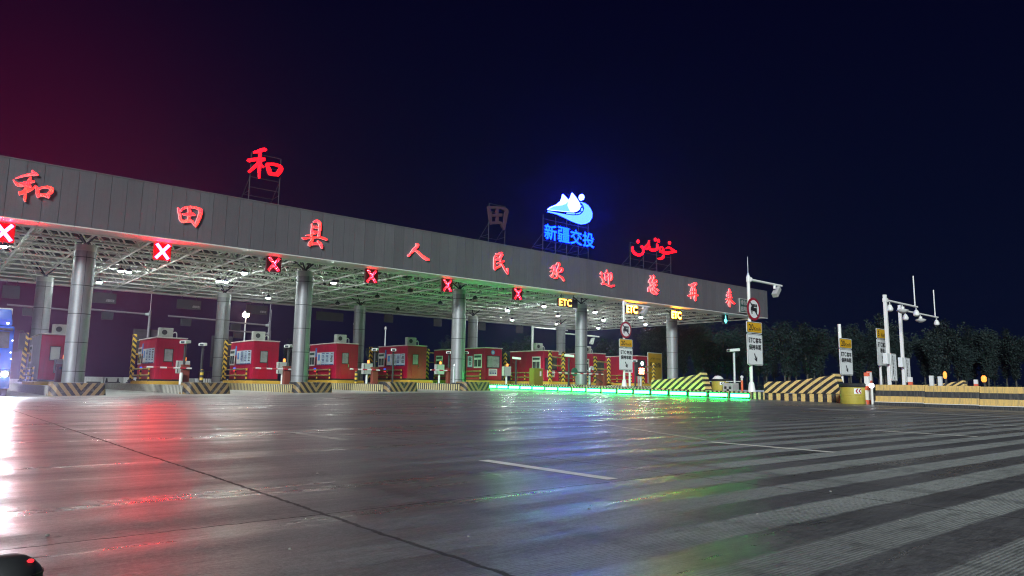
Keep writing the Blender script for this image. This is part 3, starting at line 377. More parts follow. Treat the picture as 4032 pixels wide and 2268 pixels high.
# ================================================================== ground
def ground():
    xs = [-600, -200, -60]+[-20+i*1.0 for i in range(0, 21)]+[i*1.0 for i in range(1, 36)]+[36, 40, 50, 70, 110, 200, 600]
    ys = [-300, -60, -20, -8]+[i*1.0 for i in range(0, 46)]+[46, 50, 60, 90, 150, 300, 700]
    vs = [(x, y, zg(x, y)) for y in ys for x in xs]; nx = len(xs)
    fs = [(j*nx+i, j*nx+i+1, (j+1)*nx+i+1, (j+1)*nx+i) for j in range(len(ys)-1) for i in range(nx-1)]
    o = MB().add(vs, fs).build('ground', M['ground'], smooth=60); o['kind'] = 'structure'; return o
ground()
def mark(p, q, w, mat='marking', name='lane_marking'):
    p = Vector((p[0], p[1], 0)); q = Vector((q[0], q[1], 0)); d = q-p; n = Vector((-d.y, d.x, 0)).normalized()*w/2
    k = max(2, int(d.length/.5)); vs = []; 
    for i in range(k+1):
        c = p+d*(i/k)
        for s in (1, -1):
            a = c+n*s; vs.append((a.x, a.y, zg(a.x, a.y)+.004))
    o = MB().add(vs, [(2*i, 2*i+1, 2*i+3, 2*i+2) for i in range(k)]).build(name, M[mat]); o['kind'] = 'structure'; return o
for x, ys in ((4.36, ((3.96, 5.66), (8.6, 10.35))), (8.40, ((4.12, 5.85),)), (13.4, ((4.2, 5.85),)), (18.3, ((4.2, 5.95),))):
    for y0, y1 in ys: mark((x, y0), (x, y1), .13, 'markworn' if y0 > 8 else 'marking')
mark((18.9, 11.6), (16.2, 3.6), .09, 'markworn', 'edge_marking'); mark((15.2, 20.3), (8.6, 6.0), .09, 'markworn', 'edge_marking')
mark((23.6, 12.4), (24.2, 4.5), .35, 'markworn', 'edge_marking')

# ================================================================== toll canopy (roof on ten columns)
CX0, CX1, CY0, CY1 = -8.0, 61.4, 36.0, 60.0
ZB, ZT = 7.46, 9.98
canopy = thing('toll_canopy', 'long flat canopy of grey panels over white space-frame truss, spanning all the toll lanes', 'canopy', (0, 0, 0))
PW = .6447
b = MB(); x = 61.41
while x > CX0:
    b.box(x-PW+.016, x, CY0, CY0+.06, ZB+.004, ZT); x -= PW
b.build('fascia', M['fascia'], canopy)
MB().box(CX0, CX1-.02, CY0+.065, CY0+.10, ZB+.02, ZT-.02).build('fascia_backing', M['seam'], canopy)
b = MB(); b.box(CX0, CX1, CY0-.02, CY0+.14, ZT+.002, ZT+.06); b.build('fascia_cap', M['fascia'], canopy)
b = MB(); x = 61.40; 
while x > CX0:
    b.box(x-2*PW+.018, x, CY0+.005, CY0+1.35, ZB-.05, ZB); x -= 2*PW
b.build('soffit', M['soffit'], canopy)
b = MB()
b.box(CX1-.12, CX1+.0, CY0+.15, CY1, ZB, ZT-.02)                                # right end panel
b.build('end_fascia', M['fascia'], canopy)
b = MB(); b.box(CX0, CX1, CY1-.15, CY1, ZB-.02, ZT-.3); b.box(CX0, CX1-.2, CY1-.8, CY1-.155, ZB-.06, ZB-.01); b.box(CX1-.8, CX1-.14, CY0+1.4, CY1-.85, ZB-.06, ZB-.01)
b.build('eave', M['soffit'], canopy)
b = MB()
n = 0; y = CY0+.2
while y < CY1-.2:
    b.box(CX0, CX1-.2, y, min(y+.62, CY1-.16), 9.42+(.03 if n % 2 else 0), 9.50+(.03 if n % 2 else 0)); y += .62; n += 1
b.build('roof_deck', M['deck'], canopy)
b = MB(); mod = 2.40; ny = 10; dy = (CY1-1.2-CY0-1.2)/ny
bx = [CX1-.5-mod*i for i in range(29)]; by = [CY0+1.3+dy*j for j in range(ny+1)]; z0, z1 = 7.42, 8.85
for j, y in enumerate(by):
    b.tube((bx[-1], y, z0), (bx[0], y, z0), .06, n=6)
for x in bx: b.tube((x, by[0], z0), (x, by[-1], z0), .06, n=6)
tx = [x-mod/2 for x in bx[:-1]]; ty = [y+dy/2 for y in by[:-1]]
for y in ty: b.tube((tx[-1], y, z1), (tx[0], y, z1), .05, n=6)
for x in tx: b.tube((x, ty[0], z1), (x, ty[-1], z1), .05, n=6)
for i, x in enumerate(bx):
    for j, y in enumerate(by):
        for xx in (x-mod/2, x+mod/2):
            for yy in (y-dy/2, y+dy/2):
                if tx[-1]-.1 < xx < tx[0]+.1 and ty[0]-.1 < yy < ty[-1]+.1: b.tube((x, y, z0), (xx, yy, z1), .042, n=5, cap=False)
b.build('space_frame', M['truss'], canopy, fix=False)
b = MB()
for y in [CY0+.8+1.45*i for i in range(16)]: b.box(CX0, CX1-.3, y, y+.07, 9.22, 9.40)
b.build('purlin', M['purlin'], canopy)

# ------------------------------------------------------------------ columns
def column(loc, z_base, label):
    t = thing('canopy_column', label, 'column', (loc[0], loc[1], z_base), group='round metal columns carrying the canopy'); h = 7.03-z_base; r = .46
    b = MB(); z = h; prof = []
    b.lathe((0, 0, 0), [(r, 0), (r, h)], 40); b.build('shaft', M['column'], t, smooth=40)
    b = MB(); z = h-.62
    b.lathe((0, 0, 0), [(r+.003, h-.30), (r+.003, h)], 40)
    b.build('collar', M['grey'], t, smooth=40)
    b = MB()
    while z > .2: b.lathe((0, 0, 0), [(r+.002, z), (r+.004, z+.008), (r+.004, z+.022), (r+.002, z+.03)], 40); z -= 1.33
    b.box(-.008, .008, -r-.004, -r+.02, 0, h-.3)
    b.build('joint_band', M['seam'], t, smooth=40)
    b = MB(); b.tube((0, 0, h), (0, 0, h+.12), .12, n=12)
    b.build('pin', M['dark'], t, smooth=40)
    for dx, dyy in ((-1, -1), (-1, 1), (1, -1), (1, 1)): MB().tube((0, 0, h+.08), (dx*.75, dyy*.75, h+.95), .045, n=6).build('strut', M['framedark'], t, smooth=40)
    return t
LX = [4.5+5.57*k for k in range(9)]                     # left kerb of each toll island
ISL = ['first', 'second', 'third', 'fourth', 'fifth', 'sixth', 'seventh', 'eighth', 'ninth']
cx = [5.55, 16.48, 27.32, 38.85, 50.0]
for i, x in enumerate(cx):
    column((x, 38.45), zg(x, 38)+.40, f'front row column under the lettered fascia, {ORD[i]} from the blue truck')
for i, x in enumerate(cx):
    column((x, 52.4), zg(x, 45)+.40, f'back row column behind the booths, {ORD[i]} from the blue truck')

# ------------------------------------------------------------------ canopy lights
def flood(loc, lit, label, twin=False):
    t = thing('canopy_light', label, 'light', loc, group='floodlights hung under the canopy truss')
    b = MB(); b.lathe((0, 0, 0), [(.20, .02), (.20, .07), (.13, .17), (.05, .22)], 20); b.build('housing', M['dark'], t, smooth=40)
    b = MB(); b.tube((0, 0, .2), (0, 0, .6), .02, n=6); b.build('hanger', M['dark'], t)
    b = MB(); b.lathe((0, 0, 0), [(.09, -.045), (.145, -.03), (.145, .018)], 20); b.build('lens', M['lamp'] if lit else M['lampoff'], t, smooth=40)
rows = ((41.9, 'front'), (46.5, 'middle'), (53.0, 'rear'))
lanes = {0: 2.6, 1: 8.6, 2: 14.2, 3: 19.9, 4: 25.6, 5: 31.2, 6: 38.1, 7: 44.0, 8: 50.0, 9: 56.2}
lit = {(0, 0), (1, 1), (1, 2), (2, 0), (2, 1), (3, 0), (3, 2), (6, 0), (6, 1), (7, 0), (7, 1), (7, 2), (8, 0), (8, 1), (8, 2), (9, 1), (9, 2)}
for k, x in lanes.items():
    for r_, (y, nm) in enumerate(rows):
        on = (k, r_) in lit
        if not on and k not in (4, 5, 3): continue
        where = 'beside the blue truck' if k == 0 else f'past the {ORD[k-1]} toll island'
        flood((x, y, 7.08), on, f"{'lit white' if on else 'unlit dark'} floodlight of the {nm} row over the lane {where}")
        if on and r_ == 1 and k in (1, 2): flood((x+.42, y, 7.08), True, f'lit white floodlight paired close with its twin over the lane {where}')

# ------------------------------------------------------------------ lane signals under the front soffit
def signal(x, w, z0, z1, kind, label):
    x *= 1.011; z0, z1 = .73+(z0-.73)*1.011, .73+(z1-.73)*1.011
    t = thing('lane_signal', label, 'lane signal', (x, 36.9, 0), group='lane signals hung under the front of the canopy')
    hot = kind == 'xhot'; zc = (z0+z1)/2; h = z1-z0
    MB().box(-w/2, w/2, 0, .16, z0, z1).build('housing', M['xboard_on'] if hot else (M['xboard'] if kind == 'x' else M['dark']), t, bevel=.015)
    b = MB()
    for dx in (-w*.32, w*.32): b.tube((dx, .08, z1), (dx, .08, 7.42), .025, n=6)
    b.build('hanger', M['dark'], t)
    if kind in ('x', 'xhot'):
        b = MB(); a = h*.43; bw = .072 if hot else .066
        for s in (1, -1):
            d = Vector((a*.80, 0, s*a)); nrm = Vector((-d.z, 0, d.x)).normalized()*bw; c = Vector((0, -.012, zc))
            b.prism([c-d-nrm, c+d-nrm, c+d+nrm, c-d+nrm], (0, .011+.001*s, 0))
        b.build('cross', M['x_hot'] if hot else M['x'], t)
    elif kind in ('etc', 'etchot'):
        e = kind == 'etchot'
        MB().text('ETC', lambda u, v: (-w/2+.07+u*1.25, -.006, z0+.06+v*(h-.12)), bold=.05 if e else .03).build('lettering', M['etchot'] if e else M['etc'], t, fix=False)
    else:
        c = lambda u, v: (u*.30, -.006, zc+v*.33)
        MB().prism([c(-.18, 1), c(.18, 1), c(.18, -.3), c(.55, .05), (.24, -.006, zc-.13), (0, -.006, zc-.36), (-.24, -.006, zc-.13), c(-.55, .05), c(-.18, -.3)], (0, .005, 0)).build('arrow', M['arrow'], t)
signal(2.22, .78, 6.47, 7.28, 'xhot', 'white-hot red cross signal over the lane of the blue truck')
signal(8.45, .78, 6.47, 7.28, 'xhot', 'white-hot red cross signal between the first and second canopy letters')
for x, lb in ((13.9, 'dotted red cross signal below the 田 and 县 letters, before the second front column'), (19.68, 'dotted red cross signal under the gap between 县 and 人'), (25.0, 'dotted red cross signal just before the third front column'), (30.8, 'small dotted red cross signal between the third front column and the ETC board')):
    signal(x, .82, 6.52, 7.32, 'x', lb)
signal(35.55, 1.95, 6.42, 7.02, 'etc', 'dark ETC board with empty dark panel beside its amber letters')
signal(42.5, 1.4, 6.48, 7.16, 'etchot', 'bright amber ETC board behind the pole of the no-truck sign')
signal(48.1, 1.4, 6.44, 7.12, 'etchot', 'bright amber ETC board in front of the fifth front column')
signal(55.2, .8, 6.48, 7.36, 'arrow', 'small dark signal with glowing cyan down arrow near the end of the canopy')
# ------------------------------------------------------------------ lettering on the fascia and roof
def ribbons(b, polys, c, y, depth):
    for k, p in enumerate(polys):
        LR = [((c[0]+p[i]/100, y-.0025*k, c[1]+p[i+1]/100), (c[0]+p[i+2]/100, y-.0025*k, c[1]+p[i+3]/100)) for i in range(0, len(p), 4)]
        b.strip(LR, (0, depth, 0), 0, 1)
def glyph(key, char, label, cat, y, depth, mats, name='glowing_character'):
    c, polys = GLYPH[key]; b = MB(); ribbons(b, polys, (0, 0), 0, depth)
    o = b.build(name, mats, loc=(c[0], y, c[1])); tag(o, label, cat, 'red characters mounted on the canopy fascia' if cat == 'letter' else None); return o
for i, (k, ch, of) in enumerate((('he', '和', 'hot pink, closest to the blue truck'), ('tian', '田', 'like a boxed cross'), ('xian', '县', 'tall and narrow'), ('ren', '人', 'with two open legs'), ('min', '民', 'with a long hooked tail'), ('huan', '欢', 'under the blue emblem'), ('ying', '迎', 'with a long sweeping foot'), ('nin', '您', 'tall and crowded'), ('zai', '再', 'above the last ETC board'), ('lai', '来', 'last one before the canopy end'))):
    glyph(k, ch, f'glowing red brush character {ch} on the grey fascia, {of}', 'letter', 35.89, .09, [M['frontred'], M['rimpink']])

def roof_frame(t, posts, y, ztop, zrails, back=2.0, zb=9.9, mat='framedark'):
    for x in posts: MB().tube((x, y+.12, zb), (x, y+.12, ztop), .03, n=6).build('post', M[mat], t)
    for z in zrails: MB().tube((posts[0], y+.12, z), (posts[-1], y+.12, z), .022, n=6).build('rail', M[mat], t)
    b = MB()
    for x in posts: b.tube((x, y+.12, zb+(ztop-zb)*.55), (x, y+back, zb-.1), .022, n=6); b.tube((x, y+.12, zb+(ztop-zb)*.28), (x, y+back*.5, zb+(ztop-zb)*.27), .018, n=6)
    b.tube((posts[0], y+back*.5, zb+(ztop-zb)*.27), (posts[-1], y+back*.5, zb+(ztop-zb)*.27), .018, n=6)
    b.build('brace', M[mat], t)
def roof_sign(key, label, posts, ztop, rails, mats):
    c, polys = GLYPH[key]
    t = thing('roof_sign', label, 'roof sign', (0, 36.6, 0))
    b = MB(); ribbons(b, polys, c, 0, .14); b.build('character', mats, t)
    roof_frame(t, posts, 0, ztop, rails)
roof_sign('roof_he', 'solid red glowing character 和 on a thin steel frame above the canopy roof', (12.42, 14.02), 12.75, (12.75, 12.1, 11.45, 10.9), [M['roofred'], M['unlit']])
roof_sign('roof_tian', 'unlit dull character 田 on a steel frame above the canopy roof', (28.35, 29.75), 12.85, (12.85, 12.3, 11.6), [M['unlit'], M['unlit']])
roof_sign('uyghur', 'red glowing Arabic-script word on a steel lattice above the canopy roof', (42.6, 44.2, 45.9, 47.75), 12.2, (12.2, 11.6, 10.9), [M['roofred'], M['unlit']])
t = thing('emblem_sign', 'glowing blue and white mountain emblem with 新疆交投 lettering on the roof', 'emblem sign', (0, 36.6, 0))
lc = (35.85, 13.3)
def lp(k, y): v = LOGO[k]; return [(lc[0]+v[i]/100, y, lc[1]+v[i+1]/100) for i in range(0, len(v), 2)]
MB().prism(lp('peak', 0), (0, .12, 0)).build('mountain', M['logowhite'], t)
MB().prism(lp('shade', -.012), (0, .01, 0)).build('slope', M['logocyan'], t)
MB().prism(lp('swoosh', 0), (0, .12, 0)).build('swoosh', M['logocyan'], t)
MB().prism(lp('sun', 0), (0, .12, 0)).build('sun_disc', M['logowhite'], t)
b = MB()
for p in LOGO['road']: b.strip([((lc[0]+p[i]/100, -.01, lc[1]+p[i+1]/100), (lc[0]+p[i+2]/100, -.01, lc[1]+p[i+3]/100)) for i in range(0, len(p), 4)], (0, .1, 0))
b.build('road_dash', M['logocyan'], t)
for i, ch in enumerate('新疆交投'):
    x0 = 33.24+i*1.285
    MB().text(ch, lambda u, v: (x0+u*1.17, -.05, 11.13+v*1.08), bold=.022).build('character', M['logotext'], t, fix=False)
roof_frame(t, (33.25, 34.5, 35.6, 36.8, 37.85), .02, 12.9, (12.6, 11.9, 11.05), 2.4)
# small green lane plate on the fascia
t = thing('fascia_plate', 'small dark green plate with two rows of white characters and arrow on the fascia', 'sign', (0, 35.88, 0))
MB().box(56.55, 59.25, 0, .1, 7.62, 8.92).build('plate', M['grey'], t)
MB().box(56.62, 59.18, -.004, .004, 7.69, 8.85).build('face', M['inkgreen'], t)
b = MB(); b.text('绿色通道', lambda u, v: (56.7+u*1.72, -.008, 8.34+v*.44), bold=.02); b.text('超限超宽', lambda u, v: (56.7+u*1.72, -.008, 7.76+v*.44), bold=.02)
b.prism([(58.72, -.008, 8.76), (58.92, -.008, 8.76), (58.92, -.008, 8.15), (59.1, -.008, 8.15), (58.82, -.008, 7.76), (58.54, -.008, 8.15), (58.72, -.008, 8.15)], (0, .003, 0))
b.build('lettering', M['grey'], t, fix=False)

# ================================================================== toll islands
def island(k, y0, y1, label, worn=False, nose=True, plinth=(43.7, 49.2), h=.42):
    x = LX[k]; w = 2.2
    t = thing('toll_island', label, 'toll island', (x, 0, 0), group='raised concrete toll islands')
    ys = [y0]+[y for y in range(int(y0)+2, int(y1), 3)]+[y1]
    b = MB(); n = len(ys); zz = lambda y: zg(x, y)
    vs = []
    for y in ys: vs += [(0, y, zz(y)-.05), (w, y, zz(y)-.05), (w, y, zz(y)+h), (0, y, zz(y)+h)]
    side = [(4*i, 4*i+4, 4*i+7, 4*i+3) for i in range(n-1)]+[(4*i+1, 4*i+2, 4*i+6, 4*i+5) for i in range(n-1)]+[(0, 3, 2, 1), (4*n-4, 4*n-3, 4*n-2, 4*n-1)]
    b.add(vs, side, 0); m0 = len(b.v); b.f += [(4*i+3, 4*i+7, 4*i+6, 4*i+2) for i in range(n-1)]; b.m += [1]*(n-1)
    b.build('kerb', [M['curbworn'] if worn else M['curb'], M['concrete']], t)
    if nose:
        zb = zg(x, 37); hh = .59
        plan = [(.0, .95), (.02, .35), (.10, .15), (.26, .03), (.5, .0), (2.0, .0), (2.14, .03), (2.2, .14), (2.2, .95)]
        lo = [(px-.02 if px < 1 else px+.02, 36.95+py, zb-.05) for px, py in plan]; hi = [(.05+px*.955, 36.99+py, zb+hh) for px, py in plan]
        m = len(plan); b = MB(); b.add(lo+hi, [(i, i+1, m+i+1, m+i) for i in range(m-1)]+[(m-1, 0, m, 2*m-1)], 0)
        b.f += [tuple(m+i for i in range(m))]; b.m += [1]
        b.build('nose', [M['nose'], M['concrete']], t, bevel=.02)
    if plinth:
        zb = zg(x, (plinth[0]+plinth[1])/2)
        MB().box(.1, 2.1, plinth[0], plinth[1], zb+h-.1, zb+h+.18).build('plinth', M['yellow'], t, bevel=.02)
    return t
for k in range(5):
    island(k, 37.4, 57, f"{ISL[k]} toll island from the truck, kerb striped and chevron nose {'dull brown' if k == 0 else 'black and yellow'}", worn=k < 2)
for k in (5, 6, 7, 8):
    y0 = {5: 19.3, 6: 31, 7: 34, 8: 35}[k]
    island(k, y0, 57, {5: 'long median toll island edged with green light bars', 6: 'toll island carrying the no-truck sign pole behind the green lights', 7: 'toll island of the fourth front column behind the green lights', 8: 'toll island of the last front column, half hidden behind hazard wall'}[k], nose=False, plinth=(41.6, 49.6) if k == 5 else (41.2, 46.2), h=.36)

# ------------------------------------------------------------------ green light bars along the median kerb
sp_ = (39.1-19.95)/15
k = 0
def bar(x, y, sgn, label):
    t = thing('light_bar', label, 'light bar', (x, y, zg(x, y)), group='green light bars along the kerbs')
    MB().box(min(0, sgn*.05), max(0, sgn*.05), -.56, .56, .04, .30).build('casing', M['dark'], t)
    MB().box(min(sgn*.052, sgn*.13), max(sgn*.052, sgn*.13), -.52, .52, .075, .235).build('tube', M['strip'] if sgn < 0 else M['stripdim'], t, bevel=.02)
for i in range(17):
    bar(LX[5]-.56+.50, 19.95+sp_*(i+.5), -1, f'green light bar on the median kerb, {ORD[i]} from the striped wall')
for i in range(7):
    bar(LX[4]+2.22, 40+i*1.6, 1, f'green light bar on the booth side kerb behind the fifth island nose, {ORD[i]} along')
for i in range(8):  # mostly hidden bars, added to throw green on the booths behind
    bar(LX[5]+2.22, 31+i*2, 1, f'added green light bar on the hidden far side of the median island, {ORD[i]} along')

# ================================================================== booths
def lines(b, x, ys, zs, rnd):
    for z in zs:
        y0 = ys[0]+rnd.random()*.03; b.box(x, x+.004, y0, ys[1]-rnd.random()*.12, z, z+.022)
def booth(loc, label, D=4.2, style='red', emblem=False):
    Wd, H = 1.66, 2.46; rnd = random.Random(int(loc[0]*7)); body = M['greybooth'] if style == 'grey' else M['red']
    t = thing('toll_booth', label, 'toll booth', loc, group='red toll booths')
    b = MB(); b.box(.0, Wd, 0, D, 0, H, 0)
    if style == 'grey': b.f, b.m = b.f, [0, 0, 1, 1, 1, 0]
    b.build('wall', [body, M['red']], t, bevel=.05)
    MB().box(-.03, Wd+.03, -.03, D+.03, H+.002, H+.07).build('roof', M['pinkroof'], t, bevel=.025)
    MB().box(-.008, Wd+.008, -.008, D+.008, .0, .11).build('skirting', M['dark'], t)
    if style != 'etc':
        d = MB().box(.38, .98, -.025, -.002, .10, 1.98).build('door', M['reddoor'], t, bevel=.008)
        MB().box(.43, .93, -.034, -.026, 1.10, 1.86).build('window_frame', M['dark'], d)
        MB().box(.47, .89, -.038, -.035, 1.14, 1.82).build('window', M['white'] if style == 'grey' else M['litglass'], d)
        MB().box(.90, .93, -.07, -.026, .86, 1.10).build('handle', M['chrome'], d)
    else:
        d = MB().box(.16, 1.42, -.030, -.002, .98, 1.92).build('front_window', M['dark'], t)
        MB().box(.22, 1.36, -.035, -.031, 1.04, 1.86).build('pane', M['litglass'] if emblem else M['glass'], d)
        p = MB().box(.38, 1.18, -.022, -.002, .40, .92).build('notice_board', M['signwhite'], t)
        b = MB(); b.box(.46, 1.1, -.026, -.023, .80, .84); b.box(.44, 1.12, -.026, -.023, .70, .73)
        for i in range(4): b.box(.46+i*.17, .58+i*.17, -.026, -.023, .54, .66)
        b.build('print', M['navy'], p)
        if emblem:
            e = MB(); e.tube((.75, -.01, 2.16), (.75, -.03, 2.16), .17, n=24); e = e.build('emblem', M['posterblue'], t)
            b = MB(); b.tube((.75, -.031, 2.16), (.75, -.034, 2.16), .05, n=12)
            for i in range(3): b.box(.66+i*.07, .69+i*.07, -.034, -.0305, 2.06, 2.26)
            b.build('mark', M['signwhite'], e)
    # service window in the lane side
    y0, y1 = (3.25, 4.15) if style != 'etc' else (.35, 1.35)
    def win(y0, y1):
        w = MB(); w.box(-.035, -.002, y0, y1, .98, 2.02); w = w.build('service_window', M['white'], t, bevel=.01)
        m = (y0+y1)/2
        MB().box(-.042, -.036, y0+.08, m-.03, 1.08, 1.60).build('pane', M['glass'], w); MB().box(-.042, -.036, m+.03, y1-.08, 1.08, 1.60).build('pane', M['glass'], w)
        MB().box(-.042, -.036, y0+.08, y1-.08, 1.76, 1.92).build('header', M['inkgreen'], w)
    win(y0, y1)
    if style == 'etc' and D > 5: win(D-1.3, D-.35)
    if style == 'red' or (style == 'etc' and emblem):
        for i in range(4 if style == 'red' else 1):
            a = (.30+i*.66 if style == 'red' else 1.55)
            p = MB().box(-.028, -.002, a, a+.60, 1.02, 1.90).build('notice_board', M['poster'] if i < 3 else M['signwhite'], t)
            MB().box(-.031, -.0285, a, a+.60, 1.02, 1.08).build('footer', M['navy'], p)
            b = MB()
            if i == 3 and style == 'red': b.box(-.032, -.029, a+.14, a+.44, 1.35, 1.78); b.build('print', M['posterblue'], p)
            else:
                for z in [1.78, 1.66, 1.58, 1.50, 1.40, 1.32, 1.22]: b.box(-.032, -.029, a+.08+rnd.random()*.08, a+.5-rnd.random()*.1, z, z+.035+.03*rnd.random())
                b.build('print', M['ink'] if i == 0 else M['navy'], p)
        if style == 'red':
            MB().box(-.05, -.002, 3.02, 3.14, 1.62, 2.24).build('side_plate', M['posterblue'], t)
            MB().box(-.05, -.002, 3.02, 3.12, 1.05, 1.5).build('keypad', M['dark'], t)
            MB().box(-.08, -.002, 3.02, 3.22, .66, .84).build('fee_display', M['bluelamp'], t)
            MB().box(-.078, -.002, 3.04, 3.20, .58, .65).build('status_light', M['redlamp'], t)
    return t
BY = 44.4
zf = lambda k, y=45: zg(LX[k]+1, y)+.585
for k in range(5):
    booth((LX[k]+.30, BY, zf(k)-.0), ['toll booth with grey side and red front window wall beside the blue truck', 'red toll booth, second from the truck, with pale lower side panels', 'red toll booth, third from the truck, beside a back row column', 'red toll booth, fourth from the truck, just past the second front column', 'dark red toll booth, fifth from the truck, before the green lights'][k], style='grey' if k == 0 else 'red')
booth((LX[5]+.30, 42.45, zf(5)-.10), 'long dark red toll booth with round blue emblem above its front window', D=6.9, style='etc', emblem=True)
booth((LX[6]+.28, 42.0, zf(6)-.10), 'bright red toll booth behind the green lights with wide plain side wall', D=4.2, style='etc')
booth((LX[7]+.28, 42.0, zf(7)-.10), 'red toll booth half hidden behind the fourth front column', D=4.2, style='etc')
booth((LX[8]+.28, 42.0, zf(8)-.10), 'red toll booth behind the ETC sign pole, last in the row', D=4.2, style='etc')
# white kerb blocks fixed low on the second booth side
def condenser(loc, label):
    t = thing('air_conditioner', label, 'air conditioner', loc, group='air conditioner units on the booth roofs')
    MB().box(0, .78, 0, .34, .05, .60).build('case', M['condenser'], t, bevel=.02)
    b = MB(); b.tube((.30, -.008, .33), (.30, .0, .33), .22, n=24); b.build('fan_grille', M['grey'], t, smooth=40)
    b = MB(); b.tube((.30, -.012, .33), (.30, -.0085, .33), .15, n=20); b.tube((.30, -.02, .33), (.30, -.0125, .33), .04, n=10); b.build('fan', M['dark'], t)
    b = MB(); b.path([(.78, .1, .3), (.92, .1, .38), (1.0, .1, .3), (1.02, .1, .0)], .03); b.build('pipe', M['white'], t)
    b = MB(); b.box(.06, .12, .02, .32, 0, .049); b.box(.66, .72, .02, .32, 0, .049); b.build('foot', M['dark'], t)
for k in range(5):
    condenser((LX[k]+[.95, .62, .60, .65, .75][k], BY+[1.6, 1.0, 1.0, .8, .8][k], zf(k)+2.531), f'white air conditioner on the roof of the {ISL[k]} booth from the truck')
condenser((LX[6]-.1+.42, 43.0, zf(6)+2.43), 'white air conditioner on the bright red booth behind the green lights'); condenser((LX[7]+.4, 43.0, zf(7)+2.43), 'white air conditioner beside the fourth front column')
# ================================================================== island furniture
WHO = ['beside the booth near the truck', 'beside the second booth', 'beside the third booth', 'beside the fourth booth', 'beside the dark fifth booth', 'beside the long emblem booth', 'beside the bright red booth', 'beside the booth behind the fourth front column', 'beside the last booth']
def hazard_post(k, loc, h):
    t = thing('hazard_post', f'tall yellow and black striped post {WHO[k]}', 'post', loc, group='tall striped posts behind the booths')
    MB().box(-.11, .11, -.11, .11, 0, h).build('shaft', M['post'], t, bevel=.01)
    for q in (.55, .86): MB().box(.11, .60, -.03, .03, h*q, h*q+.10).build('bracket', M['railpost'], t)
    MB().box(-.17, .17, -.17, .17, -.08, .02).build('base_plate', M['dark'], t)
for k, (dx, y, h) in enumerate(((.12, 49.6, 2.75), (.10, 49.0, 2.85), (.22, 49.4, 2.7), (.2, 49.2, 2.6), (.22, 49.7, 2.5), (.15, 50.1, 2.5), (.1, 46.6, 2.3))):
    hazard_post(k, (LX[k]+dx, y, zf(k)+.02), h)
def guard_rail(k, loc, L, hh=.76):
    t = thing('guard_rail', f'low yellow and black guard rail {WHO[k]}', 'guard rail', loc, group='striped guard rails beside the booths')
    for i in range(3):
        y = i*L/2; MB().tube((0, y, 0), (0, y, hh-.02 if i else hh+.03), .055, n=10).build('post', M['railpost'], t, smooth=40)
    for z in (hh*.52, hh-.06): MB().tube((0, -.02, z), (0, L, z), .048, n=10).build('rail', M['rail'], t, smooth=40)
for k in range(5): guard_rail(k, (LX[k]+.14, 44.9, zf(k)-.16), 4.0, .92)
guard_rail(5, (LX[5]+.16, 42.8, zf(5)-.2), 6.2, .9); guard_rail(6, (LX[6]+.14, 42.4, zf(6)-.2), 3.4, .9); guard_rail(7, (LX[7]+.14, 42.4, zf(7)-.2), 3.4, .9); guard_rail(8, (LX[8]+.14, 42.4, zf(8)-.2), 3.4, .9)
def gate(k, loc, armlen, col='brown'):
    t = thing('barrier_gate', f'{"red-brown" if col == "brown" else col} barrier gate with red and white arm {WHO[k]}', 'barrier gate', loc, group='lane barrier gates')
    MB().box(-.17, .19, -.15, .15, 0, .98).build('cabinet', M[col], t, bevel=.02)
    MB().box(-.19, .21, -.17, .17, .981, 1.03).build('lid', M[col], t, bevel=.012)
    MB().tube((0, -.15, .84), (0, -.24, .84), .07, n=14).build('hub', M['dark'], t, smooth=40)
    if armlen: MB().tube((.25, -.22, .84), (-armlen, -.22, .86), .042, n=10).build('arm', M['arm'], t, smooth=40)
zi = lambda k, y=39: zg(LX[k]+1, y)+.42
gate(0, (LX[0]+.85, 41.2, zi(0)), 0)
for k, a in ((1, 1.95), (2, 2.0), (3, 1.75), (4, 1.6)): gate(k, (LX[k]+.38, 38.6+(.6 if k > 1 else 0), zi(k)), a)
gate(6, (LX[6]+.9, 36.6, zg(LX[6], 36)+.36), 5.2)
def camera_post(loc, h, label, rz=0.2, col='dark'):
    t = thing('camera_post', label, 'camera', loc, group='cameras on posts on the toll islands')
    MB().tube((0, 0, 0), (0, 0, h), .065, n=12).build('pole', M[col], t, smooth=40)
    MB().lathe((0, 0, 0), [(.15, 0), (.15, .02), (.08, .06)], 12).build('base_plate', M[col], t, smooth=40)
    c = MB(); c.prism([(-.16, -.34, h+.02), (.16, -.34, h+.02), (.16, -.34, h+.17), (-.16, -.34, h+.17)], (0, .62, .06)); c = c.build('camera', M['white'], t, bevel=.02)
    MB().box(-.10, .10, -.352, -.341, h+.04, h+.15).build('lens', M['glass'], c)
    b = MB(); b.path([(0, .2, h+.1), (.06, .26, h-.12), (.05, .06, h-.25)], .014, 6); b.build('cable', M['dark'], t)
    t.rotation_euler = (0, 0, rz)
hh = [1.75, 2.10, 2.05, 2.0, 1.95]
for k in range(5):
    if k: camera_post((LX[k]+.55, 39.5, zi(k)), hh[k], f'camera post behind the gate cabinet {WHO[k]}', -.7)
    camera_post((LX[k]+[1.35, 1.92, 1.55, 1.5, 1.35][k], [39.0, 41.2, 39.3, 38.9, 38.7][k], zi(k)), hh[k]-(.25 if k == 0 else 0), f'dark camera post just behind the island nose, {WHO[k]}', -.5)
camera_post((LX[5]+.35, 33.5, zg(32, 33)+.36), 1.85, 'slim dark camera post in front of the bright red booth', .9)
camera_post((LX[5]+.8, 39.4, zg(32, 39)+.36), 1.75, 'camera post with hood beside the striped post of the emblem booth', .9)
camera_post((LX[6]+1.5, 33.6, zg(38, 33)+.36), 1.72, 'dark camera post just beside the 专用 sign pole', -1.0)
